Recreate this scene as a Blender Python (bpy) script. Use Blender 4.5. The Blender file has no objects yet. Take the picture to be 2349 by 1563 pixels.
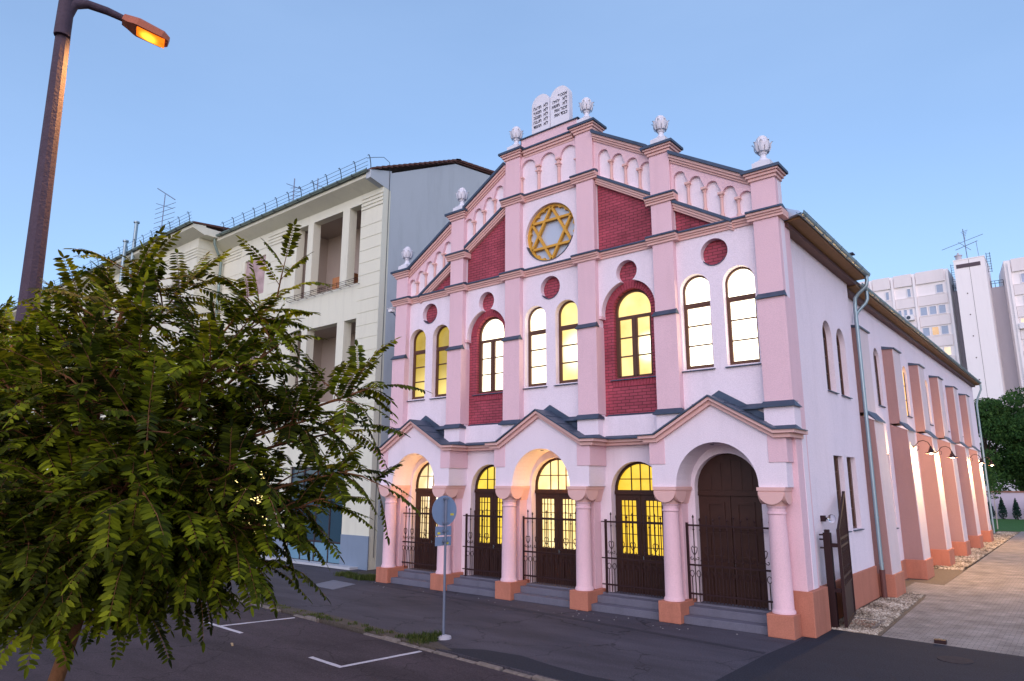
import bpy, bmesh, math, random
from mathutils import Vector, Matrix
R = math.radians
random.seed(7)
sc = bpy.context.scene
C = sc.collection

# ------------------------------------------------------------------ camera
CP = Vector((13.6937, -18.5863, 3.7)); YAW, PIT, ROL, FPX = .68858, .204966, .00222, 1577.85
fw = Vector((-math.sin(YAW)*math.cos(PIT), math.cos(YAW)*math.cos(PIT), math.sin(PIT)))
r0 = Vector((math.cos(YAW), math.sin(YAW), 0)); u0 = r0.cross(fw)
rt = r0*math.cos(ROL)+u0*math.sin(ROL); up = -r0*math.sin(ROL)+u0*math.cos(ROL)
cd = bpy.data.cameras.new('camera'); cam = bpy.data.objects.new('camera', cd); C.objects.link(cam)
cd.sensor_width = 36; cd.lens = FPX/2349*36; cd.clip_end = 1500; cd.clip_start = .1
M = Matrix((rt, up, -fw)).transposed().to_4x4(); M.translation = CP; cam.matrix_world = M
sc.camera = cam
def at(u, v, d):
    return CP+(fw+rt*((u-1174.5)/FPX)-up*((v-781.5)/FPX))*d

# ------------------------------------------------------------------ materials
MATS = {}
def nt(name):
    m = bpy.data.materials.new(name); m.use_nodes = True
    return m, m.node_tree.nodes, m.node_tree.links, m.node_tree.nodes['Principled BSDF']
def coords(n, l, scale=1, sw=None):
    tc = n.new('ShaderNodeTexCoord'); out = tc.outputs['Object']
    if sw:
        s = n.new('ShaderNodeSeparateXYZ'); c = n.new('ShaderNodeCombineXYZ'); l.new(out, s.inputs[0])
        l.new(s.outputs[sw[0]], c.inputs[0]); l.new(s.outputs[sw[1]], c.inputs[1]); out = c.outputs[0]
    return out
def mat(name, col, rough=.85, bump=.0, bscale=60, var=.06, vscale=1.5, metal=0, spec=.3, stain=0, fine=0):
    if name in MATS: return MATS[name]
    m, n, l, b = nt(name)
    co = coords(n, l)
    b.inputs['Roughness'].default_value = rough; b.inputs['Metallic'].default_value = metal
    b.inputs['Specular IOR Level'].default_value = spec
    no = n.new('ShaderNodeTexNoise'); no.inputs['Scale'].default_value = vscale; no.inputs['Detail'].default_value = 5
    l.new(co, no.inputs['Vector'])
    mx = n.new('ShaderNodeMix'); mx.data_type = 'RGBA'
    a = [c*(1-var) for c in col]; c2 = [min(1, c*(1+var)) for c in col]
    mx.inputs['A'].default_value = (*a, 1); mx.inputs['B'].default_value = (*c2, 1)
    l.new(no.outputs['Fac'], mx.inputs['Factor']); out = mx.outputs['Result']
    if fine:
        f = n.new('ShaderNodeTexNoise'); f.inputs['Scale'].default_value = bscale*1.0; f.inputs['Detail'].default_value = 3; l.new(co, f.inputs['Vector'])
        mr = n.new('ShaderNodeMapRange'); mr.inputs[1].default_value = .3; mr.inputs[2].default_value = .7; mr.inputs[3].default_value = 1-fine; mr.inputs[4].default_value = 1+fine
        l.new(f.outputs['Fac'], mr.inputs[0]); vm = n.new('ShaderNodeVectorMath'); vm.operation = 'SCALE'; l.new(out, vm.inputs[0]); l.new(mr.outputs[0], vm.inputs['Scale']); out = vm.outputs[0]
    if stain:
        s = n.new('ShaderNodeTexNoise'); s.inputs['Scale'].default_value = .7; s.inputs['Detail'].default_value = 8; s.inputs['Roughness'].default_value = .7
        mp = n.new('ShaderNodeMapping'); mp.inputs['Scale'].default_value = (2.2, 2.2, .35); l.new(co, mp.inputs[0]); l.new(mp.outputs[0], s.inputs['Vector'])
        cr = n.new('ShaderNodeMapRange'); cr.inputs[1].default_value = .5; cr.inputs[2].default_value = .8; cr.inputs[3].default_value = 1; cr.inputs[4].default_value = 1-stain
        l.new(s.outputs['Fac'], cr.inputs[0]); vm = n.new('ShaderNodeVectorMath'); vm.operation = 'SCALE'; l.new(out, vm.inputs[0]); l.new(cr.outputs[0], vm.inputs['Scale']); out = vm.outputs[0]
    l.new(out, b.inputs['Base Color'])
    if bump:
        nb = n.new('ShaderNodeTexNoise'); nb.inputs['Scale'].default_value = bscale; nb.inputs['Detail'].default_value = 4; l.new(co, nb.inputs['Vector'])
        bp = n.new('ShaderNodeBump'); bp.inputs['Strength'].default_value = bump; bp.inputs['Distance'].default_value = .02
        l.new(nb.outputs['Fac'], bp.inputs['Height']); l.new(bp.outputs[0], b.inputs['Normal'])
    MATS[name] = m; return m
def brickmat(name, c1, c2, mort, bw, rh, ms, sw, bump=.6, rough=.9, var=.25, squash=None, dist=.015):
    m, n, l, b = nt(name); co = coords(n, l, sw=sw)
    br = n.new('ShaderNodeTexBrick'); l.new(co, br.inputs['Vector'])
    br.inputs['Scale'].default_value = 1; br.inputs['Brick Width'].default_value = bw; br.inputs['Row Height'].default_value = rh
    br.inputs['Mortar Size'].default_value = ms; br.inputs['Mortar Smooth'].default_value = .3
    br.inputs['Color1'].default_value = (*c1, 1); br.inputs['Color2'].default_value = (*c2, 1); br.inputs['Mortar'].default_value = (*mort, 1)
    no = n.new('ShaderNodeTexNoise'); no.inputs['Scale'].default_value = 1.3; no.inputs['Detail'].default_value = 8; l.new(coords(n, l), no.inputs['Vector'])
    mr = n.new('ShaderNodeMapRange'); mr.inputs[1].default_value = .3; mr.inputs[2].default_value = .7; mr.inputs[3].default_value = 1-var; mr.inputs[4].default_value = 1+var
    l.new(no.outputs['Fac'], mr.inputs[0]); vm = n.new('ShaderNodeVectorMath'); vm.operation = 'SCALE'; l.new(br.outputs['Color'], vm.inputs[0]); l.new(mr.outputs[0], vm.inputs['Scale'])
    l.new(vm.outputs[0], b.inputs['Base Color']); b.inputs['Roughness'].default_value = rough
    bp = n.new('ShaderNodeBump'); bp.invert = True; bp.inputs['Strength'].default_value = bump; bp.inputs['Distance'].default_value = dist
    l.new(br.outputs['Fac'], bp.inputs['Height']); l.new(bp.outputs[0], b.inputs['Normal'])
    MATS[name] = m; return m
def glow(name, c1, s1, c2, s2, center=None, rad=1.0, nscale=1.2, streak=None):
    """lit frosted pane: light falls off with distance from the lamp behind it"""
    m, n, l, b = nt(name); co = coords(n, l)
    no = n.new('ShaderNodeTexNoise'); no.inputs['Scale'].default_value = nscale; no.inputs['Detail'].default_value = 3
    if streak:
        mp = n.new('ShaderNodeMapping'); mp.inputs['Scale'].default_value = streak; l.new(co, mp.inputs[0]); l.new(mp.outputs[0], no.inputs['Vector'])
    else: l.new(co, no.inputs['Vector'])
    fac = no.outputs['Fac']
    if center:
        vd = n.new('ShaderNodeVectorMath'); vd.operation = 'DISTANCE'; l.new(co, vd.inputs[0]); vd.inputs[1].default_value = center
        mr = n.new('ShaderNodeMapRange'); mr.interpolation_type = 'SMOOTHSTEP'; mr.inputs[1].default_value = 0; mr.inputs[2].default_value = rad; mr.inputs[3].default_value = 1; mr.inputs[4].default_value = 0
        l.new(vd.outputs['Value'], mr.inputs[0])
        mm = n.new('ShaderNodeMath'); mm.operation = 'MULTIPLY_ADD'; l.new(fac, mm.inputs[0]); mm.inputs[1].default_value = .25; l.new(mr.outputs[0], mm.inputs[2]); fac = mm.outputs[0]
    e = n.new('ShaderNodeEmission'); mx = n.new('ShaderNodeMix'); mx.data_type = 'RGBA'
    mx.inputs['A'].default_value = (*[c*s1 for c in c1], 1); mx.inputs['B'].default_value = (*[c*s2 for c in c2], 1)
    mx.clamp_factor = True
    l.new(fac, mx.inputs['Factor']); l.new(mx.outputs['Result'], e.inputs[0])
    gl = n.new('ShaderNodeBsdfGlossy'); gl.inputs['Roughness'].default_value = .2; gl.inputs['Color'].default_value = (.05, .05, .05, 1)
    ad = n.new('ShaderNodeAddShader'); l.new(e.outputs[0], ad.inputs[0]); l.new(gl.outputs[0], ad.inputs[1])
    l.new(ad.outputs[0], n['Material Output'].inputs['Surface']); MATS[name] = m; return m

white = mat('plaster_white', (.80, .70, .76), bump=.45, bscale=38, var=.045, vscale=.9, fine=.07, stain=.11)
pink = mat('plaster_pink', (.75, .51, .555), bump=.45, bscale=38, var=.045, vscale=.9, fine=.07, stain=.11)
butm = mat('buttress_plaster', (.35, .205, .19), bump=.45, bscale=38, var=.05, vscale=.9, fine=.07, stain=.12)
salmon = mat('plaster_salmon', (.45, .175, .115), bump=.5, bscale=40, var=.12, vscale=2.5, fine=.1, stain=.28)
mould = mat('plaster_moulding', (.72, .45, .41), bump=.2, bscale=45, var=.04, vscale=1, stain=.08)
zinc = mat('zinc_flashing', (.075, .10, .145), rough=.5, var=.25, vscale=4, metal=.5, stain=.3)
zincp = mat('zinc_pipe', (.27, .36, .40), rough=.42, var=.12, vscale=4, metal=.6)
outm = mat('pier_plaster_lit_side', (.64, .55, .57), bump=.45, bscale=38, var=.045, vscale=.9, fine=.07, stain=.14)  # buttress plaster with the outer side's brighter light put into its colour
brick = brickmat('crimson_brick', (.38, .065, .095), (.31, .05, .075), (.12, .025, .035), .3, .1, .012, ('X', 'Z'))
brickring = mat('crimson_brick_voussoir', (.33, .055, .08), bump=.3, bscale=40, var=.25, vscale=9)
iron = mat('wrought_iron', (.03, .012, .013), rough=.6, var=.2, vscale=6, metal=.2)
wood = mat('door_wood', (.045, .018, .012), rough=.5, var=.25, vscale=5, bump=.1, bscale=30)
wfr = mat('window_frame_wood', (.10, .045, .028), rough=.5, var=.15, vscale=5)
timber = mat('eave_timber', (.22, .12, .055), rough=.7, var=.25, vscale=3)
gold = mat('gold_paint', (.62, .33, .045), rough=.5, var=.12, vscale=3)
stone = mat('white_stone', (.70, .70, .76), bump=.2, bscale=30, var=.05, vscale=3, stain=.2)
ink = mat('dark_letters', (.03, .03, .05), rough=.6)
stepm = mat('step_stone', (.13, .13, .17), bump=.3, bscale=40, var=.12, vscale=2, fine=.1, stain=.25)
tile = mat('roof_tile', (.10, .045, .035), rough=.8, var=.25, vscale=3, bump=.4, bscale=12)
dglass = mat('dark_glass', (.03, .035, .05), rough=.08, spec=.8)
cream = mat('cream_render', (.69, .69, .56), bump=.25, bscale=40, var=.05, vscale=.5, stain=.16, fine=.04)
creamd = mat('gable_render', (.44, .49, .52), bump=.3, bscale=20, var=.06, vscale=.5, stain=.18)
socle = mat('blue_grey_socle', (.20, .26, .34), bump=.2, bscale=40, var=.08, vscale=1.5, stain=.15)
gutterg = mat('green_grey_gutter', (.24, .32, .30), rough=.4, metal=.5, var=.15, vscale=3)
shutm = brickmat('roller_shutter', (.50, .37, .36), (.47, .35, .34), (.22, .15, .15), 20, .07, .008, ('X', 'Z'), bump=.8)
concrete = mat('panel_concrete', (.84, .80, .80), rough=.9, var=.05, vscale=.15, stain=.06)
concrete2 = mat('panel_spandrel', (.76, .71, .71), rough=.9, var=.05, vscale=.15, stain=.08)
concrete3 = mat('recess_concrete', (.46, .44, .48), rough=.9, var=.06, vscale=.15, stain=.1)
skyglass = mat('reflecting_glass', (.30, .36, .47), rough=.15, spec=.8, var=.2, vscale=.4)
whitep = mat('white_paint', (.75, .74, .76), rough=.5)
polem = mat('pole_paint', (.075, .05, .07), rough=.75, bump=.5, bscale=25, var=.25, vscale=6, stain=.3)
galv = mat('galvanised_steel', (.17, .20, .27), rough=.55, metal=.4, var=.12, vscale=6)
signb = mat('sign_back', (.20, .28, .42), rough=.5, metal=.2, var=.1, vscale=5)
yel = mat('yellow_sticker', (.65, .55, .05), rough=.5)
bark = mat('bark', (.20, .085, .035), bump=.8, bscale=25, var=.3, vscale=8)
barkd = mat('dark_bark', (.05, .035, .025), bump=.6, bscale=12, var=.3, vscale=4)

def asph(name, col, spot, var=.3, rough=.9, cracks=0):
    m, n, l, b = nt(name); co = coords(n, l)
    n1 = n.new('ShaderNodeTexNoise'); n1.inputs['Scale'].default_value = .45; n1.inputs['Detail'].default_value = 8; n1.inputs['Roughness'].default_value = .65
    n2 = n.new('ShaderNodeTexNoise'); n2.inputs['Scale'].default_value = 34; n2.inputs['Detail'].default_value = 3
    n3 = n.new('ShaderNodeTexVoronoi'); n3.inputs['Scale'].default_value = 5.5
    for x in (n2, n3): l.new(co, x.inputs['Vector'])
    mpa = n.new('ShaderNodeMapping'); mpa.inputs['Scale'].default_value = (.45, 1.7, 1); mpa.inputs['Rotation'].default_value = (0, 0, .06); l.new(co, mpa.inputs[0]); l.new(mpa.outputs[0], n1.inputs['Vector'])
    mr = n.new('ShaderNodeMapRange'); mr.inputs[1].default_value = .3; mr.inputs[2].default_value = .7; mr.inputs[3].default_value = 1-var; mr.inputs[4].default_value = 1+var; l.new(n1.outputs['Fac'], mr.inputs[0])
    m2 = n.new('ShaderNodeMapRange'); m2.inputs[1].default_value = .25; m2.inputs[2].default_value = .75; m2.inputs[3].default_value = .55; m2.inputs[4].default_value = 1.5; l.new(n2.outputs['Fac'], m2.inputs[0])
    mu = n.new('ShaderNodeMath'); mu.operation = 'MULTIPLY'; l.new(mr.outputs[0], mu.inputs[0]); l.new(m2.outputs[0], mu.inputs[1])
    vm = n.new('ShaderNodeVectorMath'); vm.operation = 'SCALE'; vm.inputs[0].default_value = col; l.new(mu.outputs[0], vm.inputs['Scale'])
    # small pale pebbles
    m3 = n.new('ShaderNodeMapRange'); m3.inputs[1].default_value = .035; m3.inputs[2].default_value = .055; m3.inputs[3].default_value = 1; m3.inputs[4].default_value = 0; l.new(n3.outputs['Distance'], m3.inputs[0])
    n4 = n.new('ShaderNodeTexNoise'); n4.inputs['Scale'].default_value = 1.7; l.new(co, n4.inputs['Vector'])
    m4 = n.new('ShaderNodeMapRange'); m4.inputs[1].default_value = .52; m4.inputs[2].default_value = .62; l.new(n4.outputs['Fac'], m4.inputs[0])
    mk = n.new('ShaderNodeMath'); mk.operation = 'MULTIPLY'; l.new(m3.outputs[0], mk.inputs[0]); l.new(m4.outputs[0], mk.inputs[1])
    mx = n.new('ShaderNodeMix'); mx.data_type = 'RGBA'; l.new(mk.outputs[0], mx.inputs['Factor']); l.new(vm.outputs[0], mx.inputs['A']); mx.inputs['B'].default_value = (*spot, 1)
    out = mx.outputs['Result']
    if cracks:
        vo = n.new('ShaderNodeTexVoronoi'); vo.feature = 'DISTANCE_TO_EDGE'; vo.inputs['Scale'].default_value = .33
        nd = n.new('ShaderNodeTexNoise'); nd.inputs['Scale'].default_value = 1.5; nd.inputs['Detail'].default_value = 5; l.new(co, nd.inputs['Vector'])
        va = n.new('ShaderNodeVectorMath'); va.operation = 'MULTIPLY_ADD'; l.new(nd.outputs['Color'], va.inputs[0]); va.inputs[1].default_value = (1.3, 1.3, 0); l.new(co, va.inputs[2]); l.new(va.outputs[0], vo.inputs['Vector'])
        m5 = n.new('ShaderNodeMapRange'); m5.inputs[1].default_value = .002; m5.inputs[2].default_value = .009; m5.inputs[3].default_value = .5; m5.inputs[4].default_value = 1; l.new(vo.outputs['Distance'], m5.inputs[0])
        v2 = n.new('ShaderNodeVectorMath'); v2.operation = 'SCALE'; l.new(out, v2.inputs[0]); l.new(m5.outputs[0], v2.inputs['Scale']); out = v2.outputs[0]
    l.new(out, b.inputs['Base Color']); b.inputs['Roughness'].default_value = rough; b.inputs['Specular IOR Level'].default_value = .25
    bp = n.new('ShaderNodeBump'); bp.inputs['Strength'].default_value = .5; bp.inputs['Distance'].default_value = .012; l.new(n2.outputs['Fac'], bp.inputs['Height']); l.new(bp.outputs[0], b.inputs['Normal'])
    MATS[name] = m; return m
roadm = asph('road_asphalt', (.046, .035, .043), (.14, .12, .12), var=.4, cracks=1)
walkm = asph('pavement_asphalt', (.060, .056, .071), (.25, .24, .26), var=.38, cracks=1)
newm = asph('new_asphalt', (.022, .024, .034), (.06, .06, .07), var=.15)
grav = mat('gravel_bed', (.15, .12, .09), bump=1.0, bscale=28, var=.35, vscale=22, fine=.35)
paverm = brickmat('concrete_pavers', (.30, .265, .235), (.24, .21, .19), (.12, .105, .095), .22, .11, .008, ('X', 'Y'), bump=.6, var=.3)
paintm = mat('road_paint', (.48, .47, .52), rough=.7, var=.35, vscale=18, stain=.5)
kerbm = mat('kerb_stone', (.17, .145, .13), bump=.6, bscale=12, var=.3, vscale=3, fine=.2)
lawnm = mat('lawn', (.035, .12, .02), bump=1, bscale=40, var=.35, vscale=2, fine=.3)
dirtm = mat('soil', (.075, .062, .05), bump=.8, bscale=25, var=.35, vscale=3, fine=.3)

def leafmat(name, c1, c2, c3, trans=.35):
    m, n, l, b = nt(name); g = n.new('ShaderNodeNewGeometry'); co = coords(n, l)
    no = n.new('ShaderNodeTexNoise'); no.inputs['Scale'].default_value = 1.1; no.inputs['Detail'].default_value = 3; l.new(co, no.inputs['Vector'])
    cr = n.new('ShaderNodeValToRGB'); cr.color_ramp.elements[0].color = (*c1, 1); cr.color_ramp.elements[0].position = .25
    cr.color_ramp.elements[1].color = (*c3, 1); cr.color_ramp.elements[1].position = .85; e = cr.color_ramp.elements.new(.55); e.color = (*c2, 1)
    ma = n.new('ShaderNodeMath'); ma.operation = 'MULTIPLY_ADD'; l.new(g.outputs['Random Per Island'], ma.inputs[0]); ma.inputs[1].default_value = .45
    m2 = n.new('ShaderNodeMath'); m2.operation = 'MULTIPLY_ADD'; l.new(no.outputs['Fac'], m2.inputs[0]); m2.inputs[1].default_value = 1.1; m2.inputs[2].default_value = -.25
    l.new(m2.outputs[0], ma.inputs[2]); l.new(ma.outputs[0], cr.inputs[0]); l.new(cr.outputs[0], b.inputs['Base Color'])
    b.inputs['Roughness'].default_value = .65; b.inputs['Specular IOR Level'].default_value = .12
    t = n.new('ShaderNodeBsdfTranslucent'); l.new(cr.outputs[0], t.inputs[0]); ms = n.new('ShaderNodeMixShader'); ms.inputs[0].default_value = trans
    l.new(b.outputs[0], ms.inputs[1]); l.new(t.outputs[0], ms.inputs[2]); l.new(ms.outputs[0], n['Material Output'].inputs['Surface'])
    MATS[name] = m; return m
pebm = leafmat('pebble', (.12, .095, .07), (.34, .28, .21), (.62, .55, .45), 0)
leafm = leafmat('pinnate_leaf', (.018, .024, .003), (.080, .100, .006), (.30, .34, .014), .40)
bgleaf = leafmat('tree_leaf', (.03, .075, .025), (.05, .12, .03), (.09, .17, .04))
cypleaf = leafmat('conifer_leaf', (.012, .035, .028), (.02, .05, .035), (.03, .07, .045), .1)
grassm = leafmat('grass_blade', (.03, .05, .012), (.06, .085, .02), (.12, .13, .04), .2)

# ------------------------------------------------------------------ mesh helpers
class MB:
    def __init__(s): s.v = []; s.f = []; s.m = []; s.mi = 0
    def add(s, vs, fs):
        o = len(s.v); s.v += [tuple(p) for p in vs]; s.f += [tuple(i+o for i in f) for f in fs]; s.m += [s.mi]*len(fs); return s
    def box(s, x0, x1, y0, y1, z0, z1):
        return s.add([(x, y, z) for x in (x0, x1) for y in (y0, y1) for z in (z0, z1)],
                     [(0, 1, 3, 2), (4, 6, 7, 5), (0, 4, 5, 1), (2, 3, 7, 6), (0, 2, 6, 4), (1, 5, 7, 3)])
    def hexa(s, b, t):   # bottom 4 pts, top 4 pts
        return s.add(list(b)+list(t), [(3, 2, 1, 0), (4, 5, 6, 7), (0, 1, 5, 4), (1, 2, 6, 5), (2, 3, 7, 6), (3, 0, 4, 7)])
    def prism(s, pts, d0, d1, plane='xz'):
        T = {'xz': lambda a, b, d: (a, d, b), 'yz': lambda a, b, d: (d, a, b), 'xy': lambda a, b, d: (a, b, d)}[plane]
        n = len(pts); return s.add([T(a, b, d0) for a, b in pts]+[T(a, b, d1) for a, b in pts],
              [tuple(range(n))[::-1], tuple(range(n, 2*n))]+[(i, (i+1) % n, n+(i+1) % n, n+i) for i in range(n)])
    def plate(s, loops, d0, d1, plane='xz'):
        """outline with holes, given thickness"""
        cu = bpy.data.curves.new('tmp', 'CURVE'); cu.dimensions = '2D'; cu.fill_mode = 'BOTH'; cu.extrude = abs(d1-d0)/2
        for lp in loops:
            sp = cu.splines.new('POLY'); sp.points.add(len(lp)-1); sp.use_cyclic_u = True
            for i, (a, b) in enumerate(lp): sp.points[i].co = (a, b, 0, 1)
        ob = bpy.data.objects.new('tmp', cu); me = bpy.data.meshes.new_from_object(ob); dm = (d0+d1)/2
        T = {'xz': lambda p: (p.x, dm+p.z, p.y), 'yz': lambda p: (dm+p.z, p.x, p.y), 'xy': lambda p: (p.x, p.y, dm+p.z)}[plane]
        s.add([T(v.co) for v in me.vertices], [tuple(p.vertices) for p in me.polygons])
        bpy.data.objects.remove(ob); bpy.data.curves.remove(cu); bpy.data.meshes.remove(me); return s
    def tube(s, pts, r, n=8, r1=None, cap=True):
        pts = [Vector(p) for p in pts]; N = len(pts); rings = []
        rs = r if isinstance(r, (list, tuple)) else [r+((r1 if r1 is not None else r)-r)*i/max(1, N-1) for i in range(N)]
        prev = None
        for i, p in enumerate(pts):
            t = (pts[min(i+1, N-1)]-pts[max(i-1, 0)]); t.normalize()
            if prev is None: a = t.orthogonal().normalized()
            else: a = (prev-t*prev.dot(t)).normalized()
            prev = a; b = t.cross(a)
            rings.append([p+(a*math.cos(2*math.pi*k/n)+b*math.sin(2*math.pi*k/n))*rs[i] for k in range(n)])
        vs = [q for rg in rings for q in rg]
        fs = [(i*n+k, i*n+(k+1) % n, (i+1)*n+(k+1) % n, (i+1)*n+k) for i in range(N-1) for k in range(n)]
        if cap: fs += [tuple(range(n))[::-1], tuple(range((N-1)*n, N*n))]
        return s.add(vs, fs)
    def lathe(s, cx, cy, prof, n=20, squash=1):
        vs = [(cx+r*math.cos(2*math.pi*k/n), cy+r*math.sin(2*math.pi*k/n)*squash, z) for r, z in prof for k in range(n)]
        N = len(prof); fs = [(i*n+k, i*n+(k+1) % n, (i+1)*n+(k+1) % n, (i+1)*n+k) for i in range(N-1) for k in range(n)]
        fs += [tuple(range(n))[::-1], tuple(range((N-1)*n, N*n))]; return s.add(vs, fs)
    def build(s, name, mats, parent=None, bevel=0, smooth=False, fix=True, off=None):
        if not isinstance(mats, (list, tuple)): mats = [mats]
        o0 = Vector((0, 0, 0))
        if off is not None: o0 = Vector(off)
        elif parent is not None:
            q = parent
            while q is not None: o0 += q.location; q = q.parent
        me = bpy.data.meshes.new(name); me.from_pydata([(a-o0.x, b-o0.y, c-o0.z) for a, b, c in s.v], [], s.f)
        for m in mats: me.materials.append(m)
        me.polygons.foreach_set('material_index', s.m)
        if fix or smooth:
            bm = bmesh.new(); bm.from_mesh(me)
            if fix: bmesh.ops.recalc_face_normals(bm, faces=bm.faces)
            if smooth:
                for f in bm.faces: f.smooth = True
                for e in bm.edges:
                    if len(e.link_faces) == 2 and e.calc_face_angle(0) > R(38): e.smooth = False
            bm.to_mesh(me); bm.free()
        ob = bpy.data.objects.new(name, me); C.objects.link(ob)
        if off is not None: ob.location = off
        if parent is not None: ob.parent = parent
        if bevel:
            md = ob.modifiers.new('bevel', 'BEVEL'); md.width = bevel; md.segments = 2; md.limit_method = 'ANGLE'; md.angle_limit = R(40)
        return ob
def build_split(mb, name, mats, parent=None, **k):
    """each separate piece becomes an object of its own"""
    p = list(range(len(mb.v)))
    def find(i):
        while p[i] != i: p[i] = p[p[i]]; i = p[i]
        return i
    for f in mb.f:
        a = find(f[0])
        for i in f[1:]: p[find(i)] = a
    isl = {}
    for f in mb.f: isl.setdefault(find(f[0]), []).append(f)
    out = []
    for fs in isl.values():
        ids = sorted({i for f in fs for i in f}); mp = {i: j for j, i in enumerate(ids)}; q = MB(); q.add([mb.v[i] for i in ids], [tuple(mp[i] for i in f) for f in fs]); out.append(q.build(name, mats, parent, **k))
    return out
def tag(o, label, cat, group=None, kind=None):
    if label: o['label'] = label
    if cat: o['category'] = cat
    if group: o['group'] = group
    if kind: o['kind'] = kind
    return o
def empty(name, loc, label, cat, group=None):
    o = bpy.data.objects.new(name, None); C.objects.link(o); o.location = loc; o.empty_display_size = .3; return tag(o, label, cat, group)
def struct(name, mb, m, **k):
    o = mb.build(name, m, **k); o['kind'] = 'structure'; return o
def arc(cx, cz, r, a0, a1, n=18):
    return [(cx+r*math.cos(R(a0+(a1-a0)*i/n)), cz+r*math.sin(R(a0+(a1-a0)*i/n))) for i in range(n+1)]
def archloop(cx, hw, z0, zs, n=18):   # round-headed opening
    return [(cx-hw, z0)]+arc(cx, zs, hw, 180, 0, n)+[(cx+hw, z0)]
def circ(cx, cz, r, n=32): return [(cx+r*math.cos(2*math.pi*i/n), cz+r*math.sin(2*math.pi*i/n)) for i in range(n)]
def clone(root, loc, rz=0, label=None):
    c = root.copy(); C.objects.link(c); c.location = loc; c.rotation_euler = (0, 0, rz)
    if label: c['label'] = label
    for ch in list(root.children):
        k = ch.copy(); C.objects.link(k); k.parent = c
        for g in ch.children: q = g.copy(); C.objects.link(q); q.parent = k
    return c

# ================================================================== SYNAGOGUE
syn = empty('synagogue', (0, 0, 0), 'pink and white plastered synagogue with stepped gable, crimson brick panels and three arched porches', 'building')
PX = [-7.6, -4.42, -1.6, 1.6, 4.42, 7.6]; PW = .345
BC = {'A': -6.07, 'C': -.04, 'E': 5.97, 'B': -3.02, 'D': 3.01}
def rk_up(x): return 15.6-.6*(abs(x)-1.94)       # top of the upper raking coping
def rk_lo(x): return 14.02-.6*(abs(x)-1.94)      # top of the lower raking band
YW = .2

# --- main wall plate
out = [(-7.95, 5.0), (7.95, 5.0), (7.95, 12.2), (7.2, 12.2), (4.5, rk_up(4.5)-.1), (1.95, 15.2), (1.95, 15.75), (-1.95, 15.75), (-1.95, 15.2), (-4.5, rk_up(4.5)-.1), (-7.2, 12.2), (-7.95, 12.2)]
loops = [out]; winspec = []
for b in 'ACE':
    for s in (-1, 1):
        cx = BC[b]+s*.67; loops.append(archloop(cx, .465, 7.0, 9.41)); winspec.append((b, s, cx))
    loops.append(circ(BC[b], 10.43, .42) if b != 'C' else circ(BC[b]+.0, 10.43, .42))
loops.append(circ(-.05, 12.5, 1.08, 48))
for s, b in ((-1, 'B'), (1, 'D')):
    cx = BC[b]; x0, x1 = (-4.07, -1.95) if s < 0 else (1.95, 4.07)
    cc = 10.42; rr = .38; R1 = .97; zs = 9.16
    d = cc-zs; a = math.degrees(math.acos((d*d+R1*R1-rr*rr)/(2*d*R1))); g = math.degrees(math.acos((d*d+rr*rr-R1*R1)/(2*d*rr)))
    lp = [(x0, 5.78), (x0, 9.0), (x0+.0, 9.0), (cx-R1, 9.0)]+arc(cx, zs, R1, 180, 90+a, 14)+arc(cx, cc, rr, 270-g, -90+g, 20)+arc(cx, zs, R1, 90-a, 0, 14)+[(cx+R1, 9.0), (x1, 9.0), (x1, 5.78)]
    lp = [p for i, p in enumerate(lp) if i == 0 or (abs(p[0]-lp[i-1][0])+abs(p[1]-lp[i-1][1])) > 1e-4]
    loops.append(lp)
    # brick fields in the gable
    pa, pb = 1.95, 4.07
    loops.append([(s*pa, 11.3), (s*pb, 11.3), (s*pb, rk_lo(pb)-.27), (s*pa, rk_lo(pa)-.27)])
    e0 = 4.77; zt = rk_lo(e0)-.27; e1 = e0+(zt-11.3)/.6
    loops.append([(s*e0, 11.3), (s*e1, 11.3), (s*e0, zt)])
w = MB(); w.plate(loops, YW, YW+.3); w.box(-7.95, -1.95, .42, .5, 5.0, 5.78)
build_split(w, 'front_wall', white, syn)

# --- brick backing
bk = MB()
for b in 'ACE':
    if True: bk.plate([circ(BC[b], 10.43, .5)], .40, .5)
for s, b in ((-1, 'B'), (1, 'D')):
    x0, x1 = (-4.2, -1.85) if s < 0 else (1.85, 4.2)
    bk.plate([[(x0, 5.5), (x1, 5.5), (x1, 10.9), (x0, 10.9)], archloop(BC[b]+.02, .68, 7.0, 9.2)], .42, .7)
    bk.prism([(s*1.8, 11.2), (s*4.2, 11.2), (s*4.2, rk_lo(4.2)-.1), (s*1.8, rk_lo(1.8)-.1)], .27, .47)
    bk.prism([(s*4.7, 11.2), (s*6.8, 11.2), (s*4.7, rk_lo(4.7)-.1)], .27, .47)
build_split(bk, 'brick_panel', brick, syn)
# voussoirs round the keyhole windows and the soldier course under their sills
for s, b in ((-1, 'B'), (1, 'D')):
    v = MB(); cx = BC[b]+.02; zs = 9.2
    for k in range(25):
        a0 = 180*k/25+.6; a1 = 180*(k+1)/25-.6
        q = [(cx+r*math.cos(R(a)), zs+r*math.sin(R(a))) for r, a in ((.69, a0), (.93, a0), (.93, a1), (.69, a1))]
        v.prism(q, .395, .425)
    for k in range(14):
        x = cx-.77+k*.11; v.prism([(x+.006, 6.72), (x+.104, 6.72), (x+.104, 6.93), (x+.006, 6.93)], .40, .425)
    v.build('brick_voussoirs', brickring, syn, bevel=.004)
    c = MB()
    for t in (-1, 1):      # small corbels where the arch starts
        xe = cx+t*.98; c.box(min(xe, xe+t*.1), max(xe, xe+t*.1), .17, .42, 8.98, 9.08)
    build_split(c, 'corbel', pink, syn)

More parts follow.
